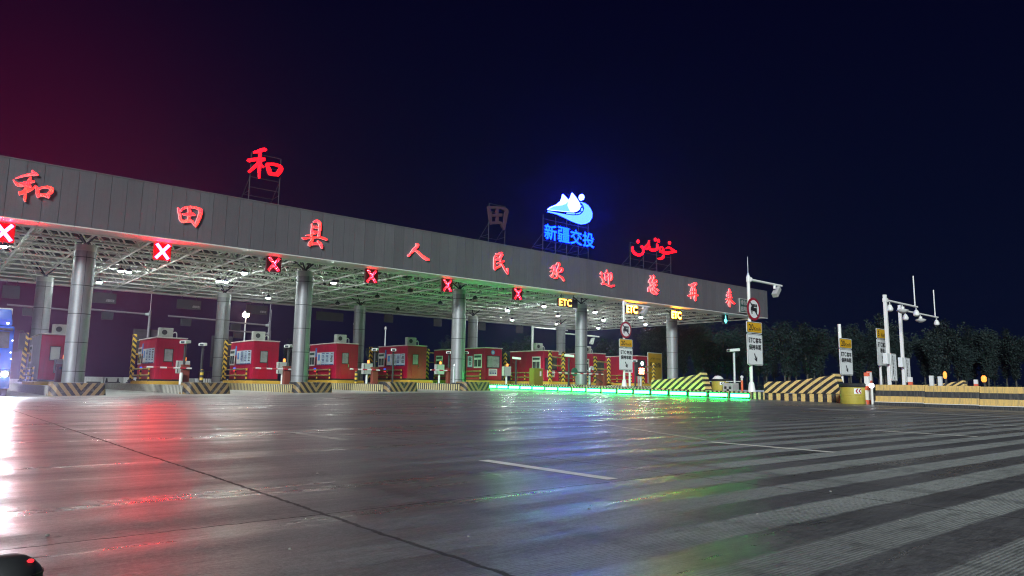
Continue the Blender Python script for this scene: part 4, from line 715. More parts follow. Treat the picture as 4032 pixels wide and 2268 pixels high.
camera_post((LX[5]+1.0, 21.6, zg(32, 21)+.36), 2.05, 'pale grey camera post between the two hazard walls', -1.9, 'galv')
def pay_post(k, loc, label):
    t = thing('payment_post', label, 'payment post', loc, group='grey payment boxes on posts')
    MB().tube((0, 0, 0), (0, 0, .62), .07, n=12).build('pole', M['white'], t, smooth=40)
    bx_ = MB().box(-.33, .33, -.14, .14, .60, 1.28).build('box', M['grey'], t, bevel=.015)
    MB().box(-.30, -.27, -.150, -.141, .64, 1.22).build('hinge', M['dark'], bx_)
    b = MB().lathe((.08, 0, 1.30), [(.075, 0), (.075, .15), (.04, .20)], 14).build('beacon', M['amber'], t, smooth=40)
for k in range(5): pay_post(k, (LX[k]+.95, 41.6-(.4 if k else .2), zi(k, 41)), f'grey payment box with amber beacon {WHO[k]}')
pay_post(5, (LX[5]+.9, 40.6, zg(32, 40)+.36), 'pale payment box with amber beacon beside the emblem booth front')
def bollard(loc, label, mat, h=.55, r=.075):
    t = thing('bollard', label, 'bollard', loc, group='short bollards on the toll islands')
    MB().lathe((0, 0, 0), [(r, 0), (r, h*.9), (r*.7, h)], 14).build('post', M[mat], t, smooth=40)
    MB().lathe((0, 0, 0), [(r+.05, 0), (r+.05, .02)], 14).build('base_plate', M['dark'], t, smooth=40)
bollard((LX[1]+.12, 38.25, zi(1)), 'white bollard against the brown gate cabinet of the second island', 'white', .62, .085)
bollard((LX[1]+1.15, 38.4, zi(1)), 'yellow and black bollard behind the second island nose', 'railpost', .80, .09)
bollard((LX[3]+.0+.25, 41.3, zi(3)), 'orange and black bollard behind the fourth island gate', 'railpost', .8, .09)
bollard((LX[6]+1.25, 33.9, zg(38, 33)+.36), 'plain white bollard beside the 专用 sign pole', 'white', 1.05, .08)
def vent(loc, label):
    t = thing('vent_pipe', label, 'pipe', loc, group='grey bent vent pipes')
    MB().path([(0, 0, 0), (0, 0, 1.1), (.06, 0, 1.28), (.2, 0, 1.36), (.34, 0, 1.3), (.36, 0, 1.15)], .095, 14).build('pipe', M['galv'], t, smooth=60)
    MB().lathe((0, 0, 0), [(.16, 0), (.16, .03), (.11, .06)], 14).build('flange', M['dark'], t, smooth=40)
vent((LX[2]+.72, 38.3, zi(2)), 'thick bent grey pipe against the second front column'); vent((LX[4]+.15, 38.3, zi(4)), 'thick bent grey pipe against the third front column'); vent((LX[6]+.35, 37.0, zg(38, 37)+.36), 'pale bent pipe beside the fourth front column')
# olive cabinet, traffic disc, hazard goal frames by the right lanes
t = thing('cabinet', 'olive-yellow metal cabinet standing behind the green light bars', 'cabinet', (LX[5]+.7, 37.1, zg(32, 37)+.36))
MB().box(-.42, .42, -.25, .25, 0, 1.15).build('body', M['olive'], t, bevel=.02); MB().box(-.435, -.421, -.2, .2, .1, 1.05).build('door', M['olive'], t, bevel=.005); MB().box(.12, .26, -.262, -.251, .62, .95).build('label_plate', M['white'], t)
def frame(x, y, w, h, label):
    z = zg(x, y)+.52
    t = thing('goal_barrier', label, 'frame', (x, y, z), group='yellow striped goal frames before the right booths')
    for dx in (0, w): MB().box(dx-.12, dx+.12, -.1, .1, 0, h).build('post', M['post'], t, bevel=.01)
    for zz in (h*.55, h*.82): MB().tube((.12, 0, zz), (w-.12, 0, zz-.05), .06, n=10).build('crossbar', M['rail'], t, smooth=40)
    MB().box(-.12, w+.12, -.2, .2, -.16, -.0).build('footing', M['yellow'], t)
frame(38.45, 41.5, 1.45, 2.45, 'striped goal frame before the bright red booth'); frame(43.5, 41.4, 1.65, 2.2, 'striped goal frame just past the fourth front column'); frame(49.5, 41.3, 1.5, 1.9, 'striped goal frame beside the glowing red lane display')
t = thing('lane_display', 'dark lane display with white lamp above glowing red text', 'display', (45.6, 38.3, zg(34, 38)+.36))
MB().tube((.0, 0, 0), (.0, 0, .85), .09, n=12).build('pole', M['white'], t, smooth=40); MB().box(-.5, .5, -.1, .15, .8, 2.15).build('case', M['dark'], t, bevel=.02)
b = MB(); b.text('通行', lambda u, v: (-.35+u*.7, -.11, .98+v*.5), bold=.05); b.build('text', emit('red_text', (1, .22, .12), 14), t, fix=False)
MB().tube((.08, -.1, 1.85), (.08, -.13, 1.85), .17, n=18).build('lamp', emit('white_green', (.7, 1, .9), 4), t)
t = thing('beacon_lamp', 'slim post with glowing white-hot lamp under red light before the last booth', 'lamp', (47.55, 40.2, zg(34, 40)+.36))
MB().tube((0, 0, 0), (0, 0, .95), .06, n=10).build('pole', M['white'], t, smooth=40); MB().lathe((0, 0, .95), [(.1, 0), (.13, .25), (.06, .45)], 14).build('lens', M['whitelamp'], t, smooth=40); MB().lathe((0, 0, 1.48), [(.05, 0), (.06, .2), (.03, .28)], 12).build('red_lens', emit('rl', (1, .08, .06), 9), t, smooth=40)
t = thing('crossbar_barrier', 'dark round-plated swing barrier with curved brace before the fourth front column', 'barrier', (36.6, 36.4, zg(34, 36)+.36))
MB().tube((-2.2, 0, .95), (2.6, 0, .95), .03, n=8).build('bar', M['dark'], t); MB().path([(-.3, 0, .92), (.6, 0, .85), (1.6, 0, .6), (2.3, 0, .3), (2.6, 0, .1)], .03, 8).build('brace', M['dark'], t); MB().tube((-.5, -.03, .95), (-.5, .03, .95), .30, n=24).build('plate', plain('green_plate', (.02, .10, .06), .5), t)
MB().box(2.45, 2.75, -.12, .12, 0, 1.1).build('post', M['brown'], t)

# ================================================================== signs, hazard walls, median
def text_on(t, items, y, mat, name='lettering', par=None):
    b = MB()
    for body, x0, w, z0, h, bold in items: b.text(body, (lambda x0, w, z0, h: lambda u, v: (x0+u*w, y, z0+v*h))(x0, w, z0, h), bold=bold)
    return b.build(name, M[mat], par or t, fix=False)
def rrect(b, x0, x1, z0, z1, r, y, d, mi=0):
    pts = []
    for cx_, cz_, a0 in ((x1-r, z1-r, 0), (x0+r, z1-r, 90), (x0+r, z0+r, 180), (x1-r, z0+r, 270)):
        for i in range(4): a = R(a0+i*30); pts.append((cx_+r*math.cos(a), y, cz_+r*math.sin(a)))
    b.prism(pts, (0, d, 0), mi)
def arrow_pts(cx_, cz_, s, ang, y):
    P = [(-.09, .5), (.09, .5), (.09, -.1), (.26, .06), (.26, -.14), (0, -.5), (-.26, -.14), (-.26, .06), (-.09, -.1)]; c, n_ = math.cos(ang), math.sin(ang)
    return [(cx_+(x*c-z*n_)*s, y, cz_+(x*n_+z*c)*s) for x, z in P]
def panels(t, x0, x1, zy0, zy1, zw0, zw1, speed, l1, l2):
    b = MB(); rrect(b, x0, x1, zy0, zy1, .07, -.03, .03); p = b.build('speed_panel', M['signwhite'], t)
    b = MB(); rrect(b, x0+.025, x1-.025, zy0+.025, zy1-.025, .06, -.033, .0028); b.build('border', M['ink'], p)
    b = MB(); rrect(b, x0+.045, x1-.045, zy0+.045, zy1-.045, .05, -.036, .0028); b.build('face', M['signyellow'], p)
    w = x1-x0; h = zy1-zy0
    text_on(t, [(speed, x0+w*.13, w*.30 if len(speed) > 1 else w*.14, zy0+h*.22, h*.55, .035), ('Km/h', x0+w*.47, w*.42, zy0+h*.22, h*.33, .03)], -.039, 'ink', par=p)
    b = MB(); rrect(b, x0, x1, zw0, zw1, .09, -.03, .03); p = b.build('lane_panel', M['signwhite'], t)
    b = MB(); rrect(b, x0+.03, x1-.03, zw0+.03, zw1-.03, .07, -.033, .0028); b.build('border', M['ink'], p)
    b = MB(); rrect(b, x0+.05, x1-.05, zw0+.05, zw1-.05, .06, -.036, .0028); b.build('face', M['signwhite'], p)
    h = zw1-zw0
    if l1.startswith('ETC'):
        it = [('ETC', x0+w*.10, w*.40, zw1-h*.28, h*.15, .06), (l1[3:], x0+w*.54, w*.38, zw1-h*.29, h*.165, .055)]
    else: it = [(l1, x0+w*.1, w*.8, zw1-h*.28, h*.15, .045)]
    it.append((l2, x0+w*.10 if len(l2) > 2 else x0+w*.3, w*.80 if len(l2) > 2 else w*.4, zw1-h*.51, h*.165, .055))
    text_on(t, it, -.039, 'ink', par=p)
    b = MB(); b.prism(arrow_pts((x0+x1)/2+.02, zw0+h*.24, h*.30, R(28), -.042), (0, .003, 0)); b.build('arrow', M['ink'], p)
def disc(t, cx_, cz_, r):
    b = MB(); b.tube((cx_, -.03, cz_), (cx_, 0, cz_), r, n=40); d = b.build('prohibition_disc', M['signred'], t)
    b = MB(); b.tube((cx_, -.034, cz_), (cx_, -.031, cz_), r*.78, n=40); b.build('face', M['signwhite'], d)
    f = lambda x, z: (cx_+x*r, -.040, cz_+z*r)
    b = MB(); E3 = (0, .003, 0)
    b.prism([f(-.50, .10), f(-.38, .22), f(-.18, .12), f(.46, .12), f(.46, .02), f(.46, -.28), f(.30, -.28), f(.24, -.20), f(-.22, -.20), f(-.28, -.14), f(-.40, -.14), f(-.46, -.22), f(-.52, -.20)], E3)
    for i in range(3): b.prism([f(-.18+i*.23, .18), f(.02+i*.23, .18), f(.02+i*.23, .44), f(-.18+i*.23, .44)], E3)
    b.prism([f(-.40, .22), f(-.20, .16), f(-.20, .46), f(-.26, .46)], E3)
    b.tube(f(-.33, -.30), (cx_-.33*r, -.037, cz_-.30*r), r*.13, n=18); b.build('truck_symbol', M['ink'], d)
    b = MB(); b.prism([f(-.60, .50), f(-.50, .60), f(.60, -.50), f(.50, -.60)], (0, .003, 0)); b.v = [(x, y-.004, z) for x, y, z in b.v]; b.build('slash', M['ink'], d)
    b = MB(); b.tube((cx_-.33*r, -.043, cz_-.30*r), (cx_-.33*r, -.041, cz_-.30*r), r*.06, n=14); b.build('hub', M['signwhite'], d)
def sign_pole(loc, label, top, l1, l2, px=0.0, zb=0.0, arm=3.3, tip=1.0, disc_=True, z=(3.62, 4.20, 1.97, 3.57), wd=1.42, x0=-.62, speed='20'):
    t = thing('sign_pole', label, 'sign pole', (loc[0], loc[1], 0))
    b = MB(); b.tube((px, .12, zb), (px, .12, top), .085, n=16); b.build('pole', M['whitepole'], t, smooth=40)
    b = MB(); b.lathe((px, .12, zb), [(.20, 0), (.13, .45), (.09, .5)], 16); b.build('base', M['whitepole'], t, smooth=40)
    if tip:
        b = MB(); b.lathe((px, .12, top), [(.075, 0), (.05, .12), (.02, .16), (.014, tip)], 10); b.build('lightning_rod', M['galv'], t, smooth=40)
    if arm:
        b = MB(); b.tube((px, .12, top-.2), (px+arm, .12, top-.22), .07, .06, n=12); b.build('arm', M['whitepole'], t, smooth=40)
        b = MB(); b.tube((px+.1, .12, top-.2), (px+.2, .12, top-.2), .14, n=16); b.tube((px, .12, top-.34), (px, .12, top-.06), .11, n=16); b.build('clamp', M['whitepole'], t, smooth=40)
        b = MB(); b.tube((px+arm-.75, .12, top-.22), (px+arm-.75, .12, top-.45), .07, n=10); b.build('mount', M['whitepole'], t, smooth=40)
        b = MB(); o_ = Vector((px+arm-.6, .1, top-.60)); ax = Vector((.62, .1, .55)).normalized(); 
        b.prism([o_-ax*.36+Vector((-.06, -.16, .10)), o_-ax*.36+Vector((-.06, .16, .10)), o_-ax*.36+Vector((.08, .16, -.10)), o_-ax*.36+Vector((.08, -.16, -.10))], ax*.72); b.build('camera', M['grey'], t, bevel=.02)
    if disc_: disc(t, .0+(x0+.7)+.02, 4.87, .60)
    panels(t, x0, x0+wd, z[0], z[1], z[2], z[3], speed, l1, l2)
    b = MB()
    for zz in (z[0]+.2, z[2]+.35, z[3]-.35): b.box(px-.14, px+.14, .0, .04, zz, zz+.07)
    b.build('bracket', M['galv'], t)
    return t
sign_pole((32.98, 20.2), 'tall white camera pole with no-truck disc and ETC客车 panels behind the striped wall', 6.63, 'ETC客车', '保持车距', px=-.10, zb=zg(32, 20)+.36)
sign_pole((39.05, 34.2), 'white sign pole with no-truck disc and ETC专用 panel behind the green lights', 7.0, 'ETC专用', '保持车距', px=.0, zb=zg(34, 34)+.36, tip=0, arm=2.9, x0=-.66)
sign_pole((37.95, 17.9), 'short white pole with 20 km/h and ETC客车 panels rising behind the yellow drum', 4.28, 'ETC客车', '保持车距', px=-.1, zb=zg(34, 18), arm=0, tip=0, disc_=False, z=(2.98, 3.52, 1.56, 2.95), wd=1.4, x0=-.5)
sign_pole((50.2, 21.2), 'sign with 5 km/h panel half hidden behind the first gantry camera pole', 5.0, 'ETC施工', '移动', px=.2, zb=zg(34, 21), arm=0, tip=0, disc_=False, z=(4.30, 4.98, 2.45, 4.26), wd=1.5, x0=-.45, speed='5')

def hazard_wall(y_far, y_near, x, label, base=True):
    zb = zg(min(x, 34), (y_far+y_near)/2); L = y_far-y_near
    t = thing('hazard_wall', label, 'barrier wall', (x, y_near, zb), group='yellow and black striped concrete ramps')
    prof = [(L, .36), (L, .90)]+[(L*(1-s), .90+.42*(s**2.1)) for s in (.2, .4, .55, .7, .8, .88)]+[(.40, 1.33), (.30, 1.31), (-.02, .36)]
    b = MB(); n = len(prof)
    b.add([(0, y, z) for y, z in prof]+[(.62, y, z) for y, z in prof], [tuple(range(n)), tuple(range(2*n-1, n-1, -1))]+[(i, (i+1) % n, n+(i+1) % n, n+i) for i in range(n)], 0)
    b.build('wall', M['haz'], t, bevel=.025)
    if base: 
        b = MB(); pl = [(-.06, L+.02), (-.06, .08), (.06, -.10), (.68, -.10), (.68, L+.02)]
        b.prism([(px, py, -.06) for px, py in pl], (0, 0, .40)); b.build('base', M['hazlow'], t, bevel=.02)
hazard_wall(19.3, 15.45, LX[5]-.56+.52, 'striped concrete ramp wall beside the yellow drum, with square striped base')
hazard_wall(26.4, 22.75, LX[5]-.01, 'green-lit striped concrete ramp wall above the green light bars', base=False)
hazard_wall(21.5, 17.3, 54.0, 'striped ramp wall seen just above the yellow and black barriers', base=True)
# drum
def drum(loc, label, r, h, arrows, z):
    t = thing('sand_drum', label, 'drum', (loc[0], loc[1], z), group='yellow crash drums')
    MB().lathe((0, 0, 0), [(r*.97, 0), (r, .03), (r, h*.38), (r*.985, h*.39), (r*.985, h*.405), (r, h*.415), (r, h*.80), (r*.99, h*.82)], 40).build('body', M['yellowdrum'], t, smooth=40)
    MB().lathe((0, 0, h*.815), [(r*1.02, 0), (r*1.05, .02), (r*1.06, h*.16), (r*.98, h*.2), (r*.8, h*.2), (r*.78, .0)], 40).build('rim', M['black'], t, smooth=40)
    a0 = R(212) if arrows else 0
    b = MB(); b2 = MB(); n = 8
    pt = lambda a, zz, rr: (rr*math.cos(a), rr*math.sin(a), zz)
    for i in range(n):
        a, c = a0+.62*i/n, a0+.62*(i+1)/n
        b.add([pt(a, h*.50, r+.004), pt(c, h*.50, r+.004), pt(c, h*.76, r+.004), pt(a, h*.76, r+.004)], [(0, 1, 2, 3)])
    p = b.build('arrow_plate', M['signwhite'], t, fix=False)
    for j in range(2):
        for s in (1, -1):
            ps = []
            for u in (0, .5, 1): a = a0+.10+j*.26+u*.14; ps.append((a, h*.63+s*u*h*.115))
            for (a, z1), (c, z2) in zip(ps, ps[1:]): b2.add([pt(a, z1, r+.008), pt(a+.13, z1, r+.008), pt(c+.13, z2, r+.008), pt(c, z2, r+.008)], [(0, 1, 2, 3)])
    b2.build('chevron', M['signred'] if arrows != 2 else M['ink'], p, fix=False)
drum((31.15+.05, 14.42), 'big yellow drum with black rubber rim and red chevron plate', .50, .88, 1, zg(31, 14.4))
drum((33.5, 22.6), 'green-lit yellow drum with black chevrons behind the light bars', .45, .62, 2, zg(32, 22.6)+.36)
t = thing('junction_box', 'small green-lit box with checkered label beside the far drum', 'box', (33.2, 21.75, zg(32, 22)+.36)); MB().box(-.3, .3, -.3, .3, 0, .42).build('case', M['grey'], t, bevel=.02)
b = MB(); 
for i in range(2): b.box(-.305, -.301, -.22+i*.28, -.08+i*.28, .10, .24)
b.box(-.305, -.301, -.08, .06, .0, .10); b.build('check', M['ink'], t)
t = thing('gate_post', 'orange gate post with white knob and thin rail behind the light bars', 'post', (33.4, 21.2, zg(32, 21)+.36)); MB().tube((0, 0, 0), (0, 0, .58), .06, n=12).build('post', M['orange'], t, smooth=40); MB().lathe((0, 0, .58), [(.05, 0), (.05, .1), (.08, .12), (.09, .2), (.03, .25)], 12).build('knob', M['white'], t, smooth=40); MB().tube((0, .05, .52), (.0, 3.6, .50), .022, n=8).build('rail', M['white'], t)
t = thing('mushroom_vent', 'white domed vent cap standing behind the far drum', 'vent', (34.2, 23.2, zg(34, 23)+.36)); MB().lathe((0, 0, 0), [(.12, 0), (.12, .5), (.3, .52), (.28, .66), (.15, .78), (.02, .8)], 20).build('cap', M['white'], t, smooth=50)

# jersey barriers along the median
for i in range(6):
    y1 = 13.42-1.92*i; y0 = y1-1.905; zb = zg(31, (y0+y1)/2)-.01
    t = thing('jersey_barrier', f'yellow and black banded concrete barrier block, {ORD[i]} from the drum', 'barrier', (31.0, y0, zb), group='concrete barrier blocks along the median')
    prof = [(0, 0), (0, .14), (.09, .24), (.15, .80), (.17, .87), (.39, .87), (.41, .80), (.47, .24), (.56, .14), (.56, 0)]
    MB().prism([(px, 0, pz) for px, pz in prof], (0, 1.905, 0)).build('block', M['jersey'], t, bevel=.012)
    MB().tube((-.02, -.008, .15), (-.02, 1.912, .15), .016, n=8).build('cable', M['white'], t)
t = thing('red_post', 'red post with white top standing at the end of the barrier blocks', 'post', (31.6, 13.95, zg(31, 14))); MB().box(-.09, .09, -.09, .09, 0, 1.36).build('post', M['redwhite'], t, bevel=.01)
t = thing('control_box', 'coral red box beside the red post by the drum', 'box', (31.55, 14.28, zg(31, 14)+.12)); MB().box(-.14, .14, -.17, .17, 0, .66).build('case', M['orange'], t, bevel=.02); MB().box(-.2, .2, -.3, .3, -.12, -.0).build('plinth', M['concrete'], t)
t = thing('barrier_lamp', 'white post with bright white lamp at the end of the barrier blocks', 'lamp', (31.25, 13.62, zg(31, 14))); MB().tube((0, 0, 0), (0, 0, .72), .05, n=12).build('post', M['white'], t, smooth=40); MB().lathe((0, 0, .70), [(.06, 0), (.10, .05), (.10, .16), (.04, .2)], 14).build('lens', emit('barrier_lens', (.95, .97, 1), 5), t, smooth=40)
t = thing('traffic_cone', 'red and white traffic cone half hidden behind the drum', 'cone', (32.1, 15.3, zg(32, 15))); MB().lathe((0, 0, .03), [(.14, 0), (.03, .62)], 16).build('cone', M['redwhite'], t, smooth=40); MB().box(-.18, .18, -.18, .18, 0, .03).build('base', M['black'], t)

# gantry camera poles and posts beyond the median
def gantry(loc, top, arm, label, tipx):
    t = thing('camera_pole', label, 'camera pole', (loc[0], loc[1], 0), group='white camera poles beyond the barriers'); zb = .5
    MB().box(-.085, .085, -.085, .085, zb, top).build('pole', M['whitepole'], t, bevel=.01)
    MB().tube((0, 0, top-.3), (arm, 0, top-.34), .06, n=10).build('arm', M['whitepole'], t, smooth=40); MB().box(-.10, .20, -.11, .11, top-.42, top-.2).build('clamp', M['whitepole'], t, bevel=.02)
    MB().tube((arm*tipx, 0, top-.32), (arm*tipx, 0, top+1.55), .035, n=8).build('lightning_rod', M['whitepole'], t, smooth=40)
    for i, u in enumerate((.13, .52, .96)):
        x = arm*u; c = MB(); c.tube((x, 0, top-.36), (x, 0, top-.55), .035, n=8); c = c.build('camera_mount', M['grey'], t)
        d = MB()
        if i == 1: d.lathe((x, 0, top-.9), [(.10, 0), (.30, .12), (.34, .2), (.1, .28), (.1, .4)], 16)
        else: d.lathe((x, 0, top-.95), [(.05, 0), (.16, .08), (.18, .2), (.12, .34), (.08, .42)], 14)
        d.build('camera', M['white'], t, smooth=40)
    MB().box(-.62, -.22, -.2, .05, 2.25, 2.85).build('control_box', M['signwhite'], t, bevel=.02)
    p = MB().box(-.05, .66, -.16, -.12, 1.32, 2.85).build('notice_panel', M['signwhite'], t)
    b = MB(); b.box(-.03, -.015, -.166, -.161, 1.34, 2.83); b.box(.625, .64, -.166, -.161, 1.34, 2.83); b.box(-.015, .625, -.166, -.161, 1.34, 1.355); b.box(-.015, .625, -.166, -.161, 2.815, 2.83)
    for i, ch in enumerate('前方路口施工请注意慢行'): b.text(ch, (lambda i: lambda u, v: (.10+u*.15, -.167, 2.66-i*.105+v*.085))(i), bold=.03)
    b.prism(arrow_pts(.28, 1.47, .20, R(30), -.168), (0, .003, 0)); b.build('lettering', M['ink'], p, fix=False)
    b = MB(); b.text('ﻥﻪﺗﻮﺧ ﻥﻪﺗﻮﺧ ﻥﻪﺗﻮﺧ', lambda u, v: (.36+v*.13, -.167, 2.70-u*1.1)); b.build('script', M['navy'], p, fix=False)
gantry((42.0, 17.3), 6.2, 4.5, 'white camera pole beyond the barriers, closer to the yellow drum', .93)
gantry((47.75, 18.8), 6.2, 6.2, 'white camera pole beyond the barriers, farther from the drum', .93)
for i, (x, y, h, m, lb) in enumerate(((38.0, 16.65, 1.75, 'redwhite', 'tall red post with white top beside the first gantry pole'), (43.0, 16.6, 1.55, 'redwhite', 'short red and white post beside the second gantry pole'), (45.5, 16.4, 1.68, 'white', 'plain white post just past the second gantry pole'), (46.8, 16.4, 1.66, 'white', 'plain white post beside the upright amber beacon'), (51.5, 16.0, 1.55, 'redwhite', 'white post with red foot before the round amber lamp'))):
    t = thing('marker_post', lb, 'post', (x, y, .5)); MB().box(-.10, .10, -.10, .10, 0, h-.5).build('post', M[m], t, bevel=.01); MB().box(-.14, .14, -.14, .14, -.03, .01).build('base_plate', M['dark'], t)
for (x, y, z, lb, bg_) in ((47.6, 16.4, 1.55, 'upright glowing amber beacon beyond the barriers', .10), (53.0, 16.0, 1.42, 'round glowing amber lamp on a thin post beyond the barriers', .15)):
    t = thing('beacon', lb, 'beacon', (x, y, .5)); MB().tube((0, 0, 0), (0, 0, z-.5), .035, n=8).build('post', M['dark'], t); MB().lathe((0, 0, z-.5), [(bg_*.6, 0), (bg_, .1), (bg_, .3), (bg_*.5, .42)], 14).build('lens', M['amber'], t, smooth=40)
t = thing('metal_guardrail', 'pale galvanised road guardrail beyond the median island', 'guardrail', (40, 0, 0))
b = MB()
for j in range(8): y0 = 22+j*2; b.prism([(0, y0, .40), (.04, y0, .46), (0, y0, .53), (.04, y0, .62), (0, y0, .69), (-.03, y0, .62), (-.03, y0, .46)], (0, 2, 0))
b.build('beam', M['galv'], t); b = MB()
for j in range(9): b.box(.04, .12, 22+j*2-.05, 22+j*2+.05, .2, .68)
b.build('post', M['galv'], t)
# ================================================================== behind the canopy
def back_gantry(loc, h, arm, label, pan=None):
    t = thing('back_gantry', label, 'sign gantry', (loc[0], loc[1], .4), group='camera gantries seen from behind beyond the booths'); h -= .4
    MB().tube((0, 0, 0), (0, 0, h), .14, .11, n=12).build('pole', M['polegrey'], t, smooth=40)
    MB().tube((0, 0, h-.35), (-arm, 0, h-.25), .08, n=10).build('arm', M['polegrey'], t, smooth=40); MB().tube((-.1, 0, h-.35), (-.4, 0, h-.35), .17, .1, n=12).build('clamp', M['galv'], t, smooth=40)
    MB().tube((0, 0, h), (0, 0, h+2.4), .025, n=6).build('lightning_rod', M['galv'], t)
    MB().box(-arm*.78, -arm*.60, -.2, .2, h-1.05, h-.42).build('camera', M['dark'], t, bevel=.03)
    if pan:
        p = MB().box(pan[0], pan[1], .16, .19, pan[2], pan[3]).build('sign_back', M['greydark'], t, bevel=.01); b = MB()
        for i in range(5): z = pan[2]+(pan[3]-pan[2])*(i+.5)/5; b.box(pan[0]+.1, pan[1]-.1, .12, .158, z-.03, z+.03)
        b.build('rib', M['dark'], p)
back_gantry((15.6, 70, 0), 7.0, 4.9, 'camera gantry pole seen from behind, over the second booth roof', (-1.2, 1.1, 2.6, 4.9))
back_gantry((21.8, 69, 0), 6.8, 4.9, 'camera gantry pole seen from behind, between the second and third booths', (-.95, 1.0, 1.7, 4.6))
back_gantry((26.0, 68.5, 0), 6.6, 4.7, 'camera gantry pole seen from behind, over the third booth roof', (-1.1, .9, 2.3, 4.4))
back_gantry((30.5, 80, 0), 6.6, 5.2, 'faint camera gantry pole seen from behind, past the third booth', (-1.2, 1.0, 2.2, 4.0))
back_gantry((9.9, 70, 0), 6.9, 4.9, 'camera gantry seen from behind, its arm between the first columns', None)
def hang_board(x, y, w, z0, z1, label, txt=True):
    t = thing('back_board', label, 'board', (x, y, 0), group='dark boards hung under the rear edge of the canopy')
    MB().box(-w/2, w/2, -.06, .06, z0, z1).build('case', M['greydark'], t, bevel=.01)
    b = MB(); b.tube((-w*.3, 0, z1), (-w*.3, 0, 7.4), .025, n=6); b.tube((w*.3, 0, z1), (w*.3, 0, 7.4), .025, n=6); b.build('hanger', M['dark'], t)
    if txt: MB().text('点智科技', lambda u, v: (w*.14+u*w*.30, -.064, z0+.12+v*.2), bold=.02).build('lettering', M['grey'], t, fix=False)
for x, w, z0, z1, tx, lb in ((9.9, 1.9, 6.35, 7.12, 1, 'dark hanging board with faint pale text before the second booth'), (16.0, 1.8, 6.38, 7.12, 1, 'dark hanging board with faint pale text beside the street light'), (21.4, 1.8, 6.4, 7.12, 1, 'dark hanging board just past the second front column'), (28.0, 2.6, 6.3, 7.05, 0, 'blank dark hanging board just past the third back column'), (34.0, .95, 6.55, 7.3, 0, 'small blank box hung beyond the fifth booth'), (39.6, .95, 6.55, 7.3, 0, 'small blank box hung beside the third front column'), (45.2, .95, 6.5, 7.3, 0, 'small blank box hung past the fourth back column'), (50.4, 1.0, 6.5, 7.3, 0, 'small blank box hung over the bright red booth'), (4.4, 1.0, 6.2, 7.1, 0, 'small blank box hung between the first two columns')):
    hang_board(x, 59.4, w, z0, z1, lb, tx)
t = thing('street_light', 'tall street light glowing warm white behind the third booth', 'street light', (30.4, 88, .4))
MB().tube((0, 0, 0), (0, 0, 8.2), .12, .08, n=10).build('pole', M['galv'], t, smooth=40); MB().lathe((0, 0, 8.2), [(.12, 0), (.34, .15), (.36, .5), (.2, .7)], 18).build('lamp', M['sodium'], t, smooth=40)
for x, y, h, lb in ((38.5, 75, 7.4, 'unlit thin lamp post behind the fourth booth'), (44.3, 78, 7.4, 'unlit thin lamp post behind the blank hanging board')):
    t = thing('lamp_post', lb, 'lamp post', (x, y, .4)); MB().tube((0, 0, 0), (0, 0, h-.4), .10, .07, n=10).build('pole', M['galv'], t, smooth=40); MB().lathe((0, 0, h-.4), [(.08, 0), (.16, .1), (.16, .3), (.05, .45)], 12).build('head', M['grey'], t, smooth=40)
for i in range(9):
    t = thing('water_barrier', f'pale plastic barrier block in the row beyond the booths, {ORD[i]} from the first column', 'barrier', (11.2+i*1.55, 72+.05*i, zg(12, 45)), group='plastic barrier blocks beyond the booths')
    MB().prism([(0, -.25, 0), (0, .25, 0), (0, .14, .85), (0, -.14, .85)], (1.5, 0, 0)).build('block', M['white'] if i % 2 == 0 else M['grey'], t, bevel=.03); MB().box(.2, 1.3, -.21, -.16, .30, .42).build('band', M['dark'], t)
for i in range(6):
    t = thing('road_cone', f'dark cone before the plastic barrier row, {ORD[i]} from the first column', 'cone', (12.3+i*.85, 68.2, zg(12, 45)), group='cones beyond the first lanes'); MB().lathe((0, 0, .03), [(.17, 0), (.04, .72)], 14).build('cone', M['dark'], t, smooth=40); MB().box(-.22, .22, -.22, .22, 0, .03).build('base', M['black'], t); MB().lathe((0, 0, .3), [(.125, 0), (.085, .16)], 14).build('band', M['grey'], t)
for i in range(11):
    t = thing('fence_panel', f'dark railing panel behind the second column row, {ORD[i]} along', 'railing', (19.0+i*1.6, 66, zg(20, 45)), group='dark railing panels beyond the booths'); b = MB()
    for j in range(8): b.box(j*.2, j*.2+.04, -.02, .02, 0, 1.25)
    b.build('baluster', M['dark'], t); b = MB(); b.box(0, 1.58, -.03, .03, 1.25, 1.32); b.box(0, 1.58, -.021, .021, .12, .16); b.build('rail', M['dark'], t)
t = thing('road_lamp', 'small round red warning lamp on a post beyond the second island', 'lamp', (21.5, 62, .5)); MB().tube((0, 0, 0), (0, 0, 1.6), .05, n=8).build('post', M['grey'], t); MB().lathe((0, 0, 1.5), [(.12, 0), (.2, .12), (.2, .28), (.08, .4)], 14).build('lens', emit('warn', (1, .05, .06), 2.5), t, smooth=40)
t = thing('gantry_pole', 'slim white camera pole rising behind the bright red booth', 'camera pole', (48.0, 54.5, .9)); MB().tube((0, 0, 0), (0, 0, 6.0), .11, n=12).build('pole', M['whitepole'], t, smooth=40); MB().tube((0, 0, 5.85), (5.0, 0, 5.8), .07, n=10).build('arm', M['whitepole'], t, smooth=40); MB().prism([(3.9, -.15, 5.5), (4.3, -.15, 5.6), (4.1, -.15, 4.9), (3.7, -.15, 5.0)], (0, .3, 0)).build('camera', M['grey'], t, bevel=.02)
